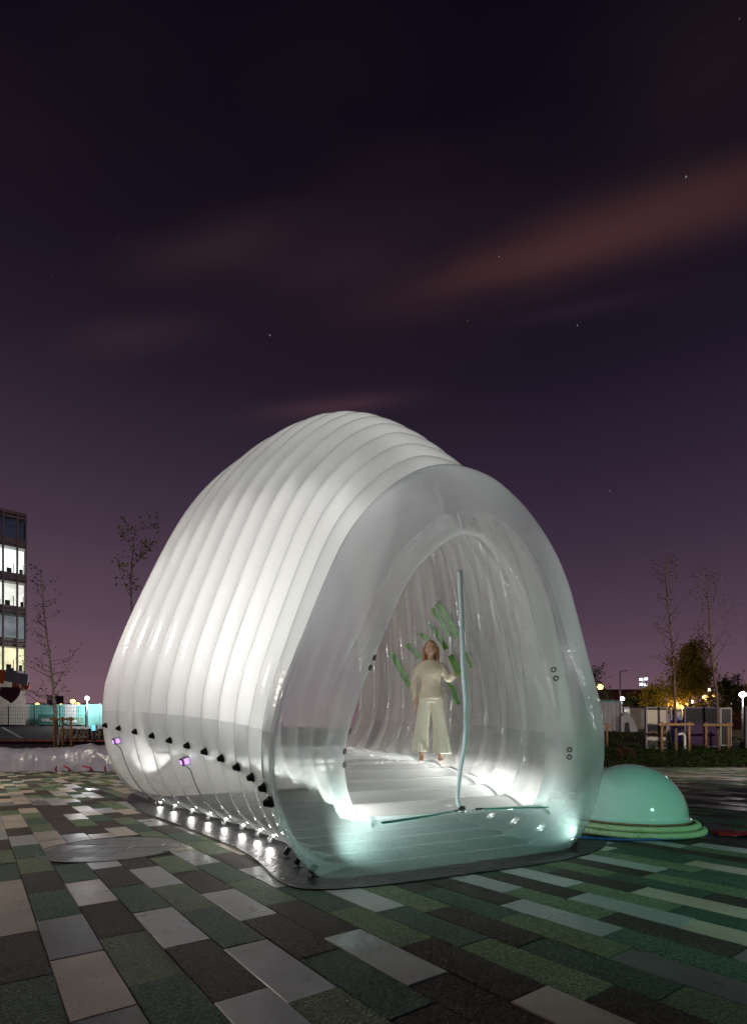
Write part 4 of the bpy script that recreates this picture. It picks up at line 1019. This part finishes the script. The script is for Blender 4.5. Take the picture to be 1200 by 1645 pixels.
b4 = P(1107, 1170, 46); b4.z = tz(b4.x, 46)
tree('autumn_tree', 'bushy yellow-green autumn tree behind the display boards', b4, [(0, 0, 0), (.05, 0, 2.2), (0, 0, 4.4), (.1, 0, 6.8)], .20, 60, 7500, MATS['bark'], LA_, 8, None, .14, 2.6, .22, .6, 6)
for k, (px_, d, h_, bl, lv, lm, lab, sd_) in enumerate(((1050, 50, 3.6, 1.9, 2600, LA_, 'dark low tree left of the autumn tree above the pale board', 3), (1168, 48, 4.0, 2.0, 2600, LD, 'dark green tree left of the bright post lamp', 4), (957, 46, 5.2, 1.7, 500, LD, 'small sparse tree behind the orange lamp beside the pavilion', 6), (1022, 52, 3.0, 1.7, 1800, LD, 'dark bushy tree behind the white tent', 13), (1192, 55, 4.4, 2.0, 2200, LA_, 'yellowish tree behind the bright post lamp', 17))):
    b_ = P(px_, 1172, d); b_.z = tz(b_.x, d); tree('background_tree', lab, b_, [(0, 0, 0), (.1, 0, h_*.35), (-.05, 0, h_*.7), (0, 0, h_)], .12, 34, lv, MATS['bark'], lm, sd_, 'trees behind the boards', .12, bl, .2, .6, 5)
# stake frames
def stakes(pa, pb, d, top, lab, n=2):
    a, b = P(pa, 1208, d), P(pb, 1208, d); za = tz(a.x, d); e = empty('tree_stakes', (a.x, d, za)); tag(e, lab, 'tree stakes', 'timber tree stake frames'); h = P(pa, top, d).z-za
    for k in range(n):
        x = (b.x-a.x)*k/(n-1); MB().tube([(x, 0, -.05), (x, 0, h)], .055, 10).build('post', MATS['timber'], e, True)
    MB().box(((b.x-a.x)/2, -.07, h-.12), (b.x-a.x+.35, .035, .11)).build('crossbar', MATS['timber'], e)
    MB().box(((b.x-a.x)/2, -.0, h-.10), (.16, .10, .05)).build('strap', MATS['black_rubber'], e)
stakes(87, 114, 25.7, 1152, 'timber stake frame round the leaning birch beside the office building', 3)
stakes(1063, 1107, 24.7, 1160, 'timber stake frame in front of the pale landscape board')
stakes(1134, 1170, 25.3, 1161, 'timber stake frame in front of the dark purple board')
stakes(964, 975, 27.5, 1163, 'small timber stake frame beside the pavilion')
# ------------------------------------------------------------------ display boards
def boardmat(name, kind):
    m = newmat(name); t = NT(m); obj = t.coord('Object'); sp = t.n('ShaderNodeSeparateXYZ'); t.l(obj, sp.inputs[0])
    z = t.m('ADD', sp.outputs[2], t.m('MULTIPLY', t.m('SUBTRACT', t.noise(2.2, 4, .6, obj), .5), .28))
    if kind == 'pale': c = t.ramp(t.m('DIVIDE', z, 2.1), [(0, (.05, .05, .05)), (.14, (.06, .06, .055)), (.17, (.5, .48, .47)), (.22, (.5, .48, .47)), (.25, (.16, .09, .07)), (.36, (.13, .08, .06)), (.40, (.02, .025, .03)), (.52, (.03, .035, .04)), (.55, (.55, .50, .42)), (1, (.62, .56, .48))])
    elif kind == 'purple': c = t.ramp(t.m('DIVIDE', z, 2.1), [(0, (.05, .03, .07)), (.3, (.10, .05, .12)), (.5, (.06, .045, .09)), (.62, (.035, .035, .04)), (1, (.045, .042, .045))])
    elif kind == 'blue': c = t.ramp(t.noise(2.4, 4, .6, obj, 1), [(.35, (.02, .04, .22)), (.5, (.05, .10, .5)), (.58, (.6, .6, .65))])
    else: c = t.ramp(t.noise(3, 3, .5, obj), [(.3, (.02, .02, .025)), (.7, (.05, .045, .05))])
    t.surf(t.bsdf(c, .35, 0, None, .3)); return m
def board(pa, pb, d, top, bot, kind, lab, rz=0, fr=(.62, .60, .64)):
    a, b = P(pa, bot, d), P(pb, bot, d); w_ = (b.x-a.x)/math.cos(rz); zt = P(pa, top, d).z; z0 = tz((a.x+b.x)/2, d); h = zt-z0
    fr = tuple(x*.5 for x in fr)
    e = empty('display_board', ((a.x+b.x)/2, d, z0), rz); tag(e, lab, 'display board', 'display boards')
    MB().box((0, .06, h/2+.05), (w_, .08, h-.1)).build('core', MATS['dark_metal'], e)
    pn = MB().box((0, 0, 0), (w_-.12, .03, h-.28)).build('picture', boardmat('picture_'+kind+str(pa), kind), e); 
    for v in pn.data.vertices: v.co.z += (h-.28)/2
    pn.location = (0, .0, .16)
    fm = plain('board_frame%d' % pa, fr, .4, .2, .08)
    for sx in (-1, 1): MB().box((sx*(w_/2-.03), .0, h/2+.05), (.06, .07, h-.06)).build('frame', fm, e)
    for zz in (.11, h-.01): MB().box((0, .0, zz), (w_-.12, .065, .06)).build('frame', fm, e)
    for sx in (-1, 1): MB().box((sx*(w_/2-.15), .25, .2), (.06, .5, .4)).build('foot', MATS['dark_metal'], e)
board(1036, 1073, 26.0, 1137, 1206, 'pale', 'display board with pale sky over a dark landscape', R(8))
board(1099, 1156, 26.6, 1137, 1206, 'purple', 'wide dark purple display board with a thin lilac frame', 0, (.42, .36, .58))
board(1158, 1174, 27.4, 1138, 1206, 'dark', 'narrow black display board right of the wide purple board', R(-14))
board(1078, 1095, 29.0, 1140, 1200, 'blue', 'narrow blue and white display board between the pale and purple boards', R(-10))
board(1197, 1222, 26.2, 1136, 1206, 'dark2', 'dark display board cut off by the right edge of the picture', R(6))
e = empty('bent_pipe', P(1100, 1208, 26.1)); e.location.z = tz(e.location.x, 26.1); tag(e, 'white bent vent pipe standing between the display boards', 'pipe')
MB().tube(subdiv([Vector(p) for p in ((0, 0, 0), (0, 0, .55), (-.03, 0, .72), (-.14, 0, .80), (-.32, 0, .74))]), .06, 12).build('pipe', MATS['white_paint'], e, True); MB().lathe([(.09, 0), (.09, .03), (.06, .05)], n=14).build('flange', MATS['white_paint'], e)
# sheds, tent, far brick block
e = empty('white_shed', P(980, 1180, 42)); e.location.z = tz(e.location.x, 42); tag(e, 'white ribbed metal shed to the right of the pavilion', 'shed')
MB().box((0, 1, 1.15), (1.8, 2, 2.3)).build('wall', MATS['white_paint'], e)
for k in range(6): MB().box((-.8+.32*k, -.03, 1.15), (.06, .05, 2.2)).build('rib', MATS['galvanised'], e)
MB().box((0, 1, 2.36), (2.0, 2.2, .12)).build('roof', MATS['teal_hoarding'], e)
e = empty('white_tent', P(1010, 1178, 41)); e.location.z = tz(e.location.x, 41); tag(e, 'small white sagging tent beside the ribbed shed', 'tent')
mb = MB(); mb.add([(-.6, 0, 0), (.75, 0, 0), (.75, 1.2, 0), (-.6, 1.2, 0), (-.55, .1, 1.1), (-.05, .1, 1.55), (.4, .1, 1.0), (-.55, 1.1, 1.1), (-.05, 1.1, 1.55), (.4, 1.1, 1.0)], [(0, 1, 6, 5, 4), (4, 5, 8, 7), (5, 6, 9, 8), (1, 2, 9, 6), (0, 4, 7, 3), (3, 7, 8, 9, 2)]); mb.build('canvas', MATS['white_paint'], e)
mb = MB().add([(-.35, -.015, 0), (.1, -.015, 0), (.0, -.015, .75), (-.3, -.015, .7)], [(0, 1, 2, 3)]); mb.build('opening', MATS['roof_far'], e)
e = empty('market_kiosk', P(1026, 1176, 45)); e.location.z = tz(e.location.x, 45); tag(e, 'small kiosk with tan and white panels between the tent and boards', 'kiosk')
MB().box((0, .5, .9), (1.5, 1, 1.8)).build('wall', MATS['cream_render'], e); MB().box((.45, -.02, .9), (.5, .03, 1.5)).build('panel', MATS['white_paint'], e); MB().box((0, .5, 1.86), (1.7, 1.2, .1)).build('roof', MATS['roof_far'], e)
e = empty('brick_block', P(1010, 1170, 95)); tag(e, 'long red brick block with rows of windows far behind the shed', 'building')
MB().box((0, 3, 3.2), (13, 6, 6.9)).build('wall', MATS['brick_far'], e); MB().box((0, 3, 6.75), (13.3, 6.3, .25)).build('roof', MATS['roof_far'], e)
wm = roomlight('far_window', (.42, .40, .42), .35, .2)
for i in range(2):
    for j in range(9): o = MB().box((-5.6+1.4*j, -.03, 2.2+2.4*i), (.7, .08, 1.2)).build('window', wm if (i*9+j) % 4 == 0 else MATS['spandrel'], e)
e = empty('skyline_block', P(1160, 1172, 140)); tag(e, 'low dark far block on the skyline behind the right bare tree', 'building'); MB().box((4, 3, 3), (26, 6, 6.5)).build('wall', MATS['brick_far'], e); MB().box((4, 3, 6.4), (26.5, 6.5, .4)).build('roof', MATS['roof_far'], e)
# ------------------------------------------------------------------ planting strip on the right
mb = MB(); rn = random.Random(77)
for k in range(15000):
    y = 22.0+rn.random()**1.2*4.5; x = rn.uniform(7.5, 19.5); q = Vector((x, y, tz(x, y)-.03)); cl = .5+noise.noise(Vector((x*.9, y*.9, 0)))
    hh = (.10+.34*max(0, cl))*(1 if y < 25 else .55)
    if rn.random() > .35+cl: continue
    leaf(mb, q+Vector((0, 0, rn.random()*hh)), rn.uniform(.035, .085), rn)
o = mb.build('ground_cover', LD); tag(o, 'strip of dark green ground cover at the paving edge', 'plants', kind='stuff')
mb = MB()
for k in range(5000):
    x = rn.uniform(8, 24); y = rn.uniform(27, 44); q = Vector((x, y, tz(x, y)-.04)); h_ = rn.uniform(.06, .2); dx = rn.gauss(0, .04)
    mb.add([q+Vector((-.03, 0, 0)), q+Vector((.03, 0, 0)), q+Vector((dx, 0, h_))], [(0, 1, 2)])
o = mb.build('grass', LD); tag(o, 'rough dark grass on the mound behind the boards', 'grass', kind='stuff')
for k, (px_, d, rad, lab) in enumerate(((1003, 24.2, .5, 'round brown shrub at the left end of the planting strip'), (1125, 25.0, .4, 'round dark shrub at the foot of the purple board'))):
    b_ = P(px_, 1215, d); b_.z = tz(b_.x, d); e = empty('shrub', b_); tag(e, lab, 'shrub', 'shrubs in the planting strip'); mb = MB(); tw_ = MB()
    for j in range(700):
        v = Vector((rn.gauss(0, 1), rn.gauss(0, 1), abs(rn.gauss(0, 1)))).normalized()*rad*rn.random()**.4; leaf(mb, v, .05, rn)
    for j in range(14):
        v = Vector((rn.gauss(0, 1), rn.gauss(0, 1), abs(rn.gauss(0, 1))+.4)).normalized()*rad*.9; tw_.tube([(0, 0, 0), v*.5, v], .008, 4)
    mb.build('foliage', LB if k == 0 else LD, e); tw_.build('stems', MATS['bark'], e)
# ------------------------------------------------------------------ lamps of the square outside the picture
def square_lamp(loc, aim, c, power, lab, size=.35, spot=None):
    e = empty('square_lamp', (loc[0], loc[1], 0)); tag(e, lab, 'street lamp')
    MB().tube([(0, 0, 0), (0, 0, loc[2]-.1)], lambda t: .07-.03*t, 10).build('pole', MATS['galvanised'], e, True)
    dv = (Vector(aim)-Vector(loc)); M = frame_to(-dv)
    MB().box(Vector((0, 0, loc[2]))+(-dv.normalized())*.06, (size+.1, size*.7, .10), M=M).build('head', MATS['dark_metal'], e)
    ld = bpy.data.lights.new('lamp', 'SPOT'); l = bpy.data.objects.new('lamp', ld); col.objects.link(l); l.parent = e; l.location = Vector((0, 0, loc[2]))+dv.normalized()*.02
    l.rotation_euler = dv.to_track_quat('-Z', 'Y').to_euler(); ld.energy = power; ld.color = c; ld.spot_size = R(spot or 120); ld.spot_blend = .8; ld.shadow_soft_size = size*.4
square_lamp((-13.5, 9.0, 6.5), (-8.5, 14.0, 0), (1, .86, .70), 4200, 'warm street lamp on a post to the left of the square', .4, 165)
square_lamp((5.6, -1.2, 2.6), (3.4, 3.4, 0), (.34, 1.0, .68), 640, 'green floodlight on a post behind the viewer on the right', .3, 62)
square_lamp((17.0, 13.0, 6.0), (13.0, 23.0, .8), (1, .88, .74), 4200, 'warm street lamp on a post to the right of the square', .4, 160)
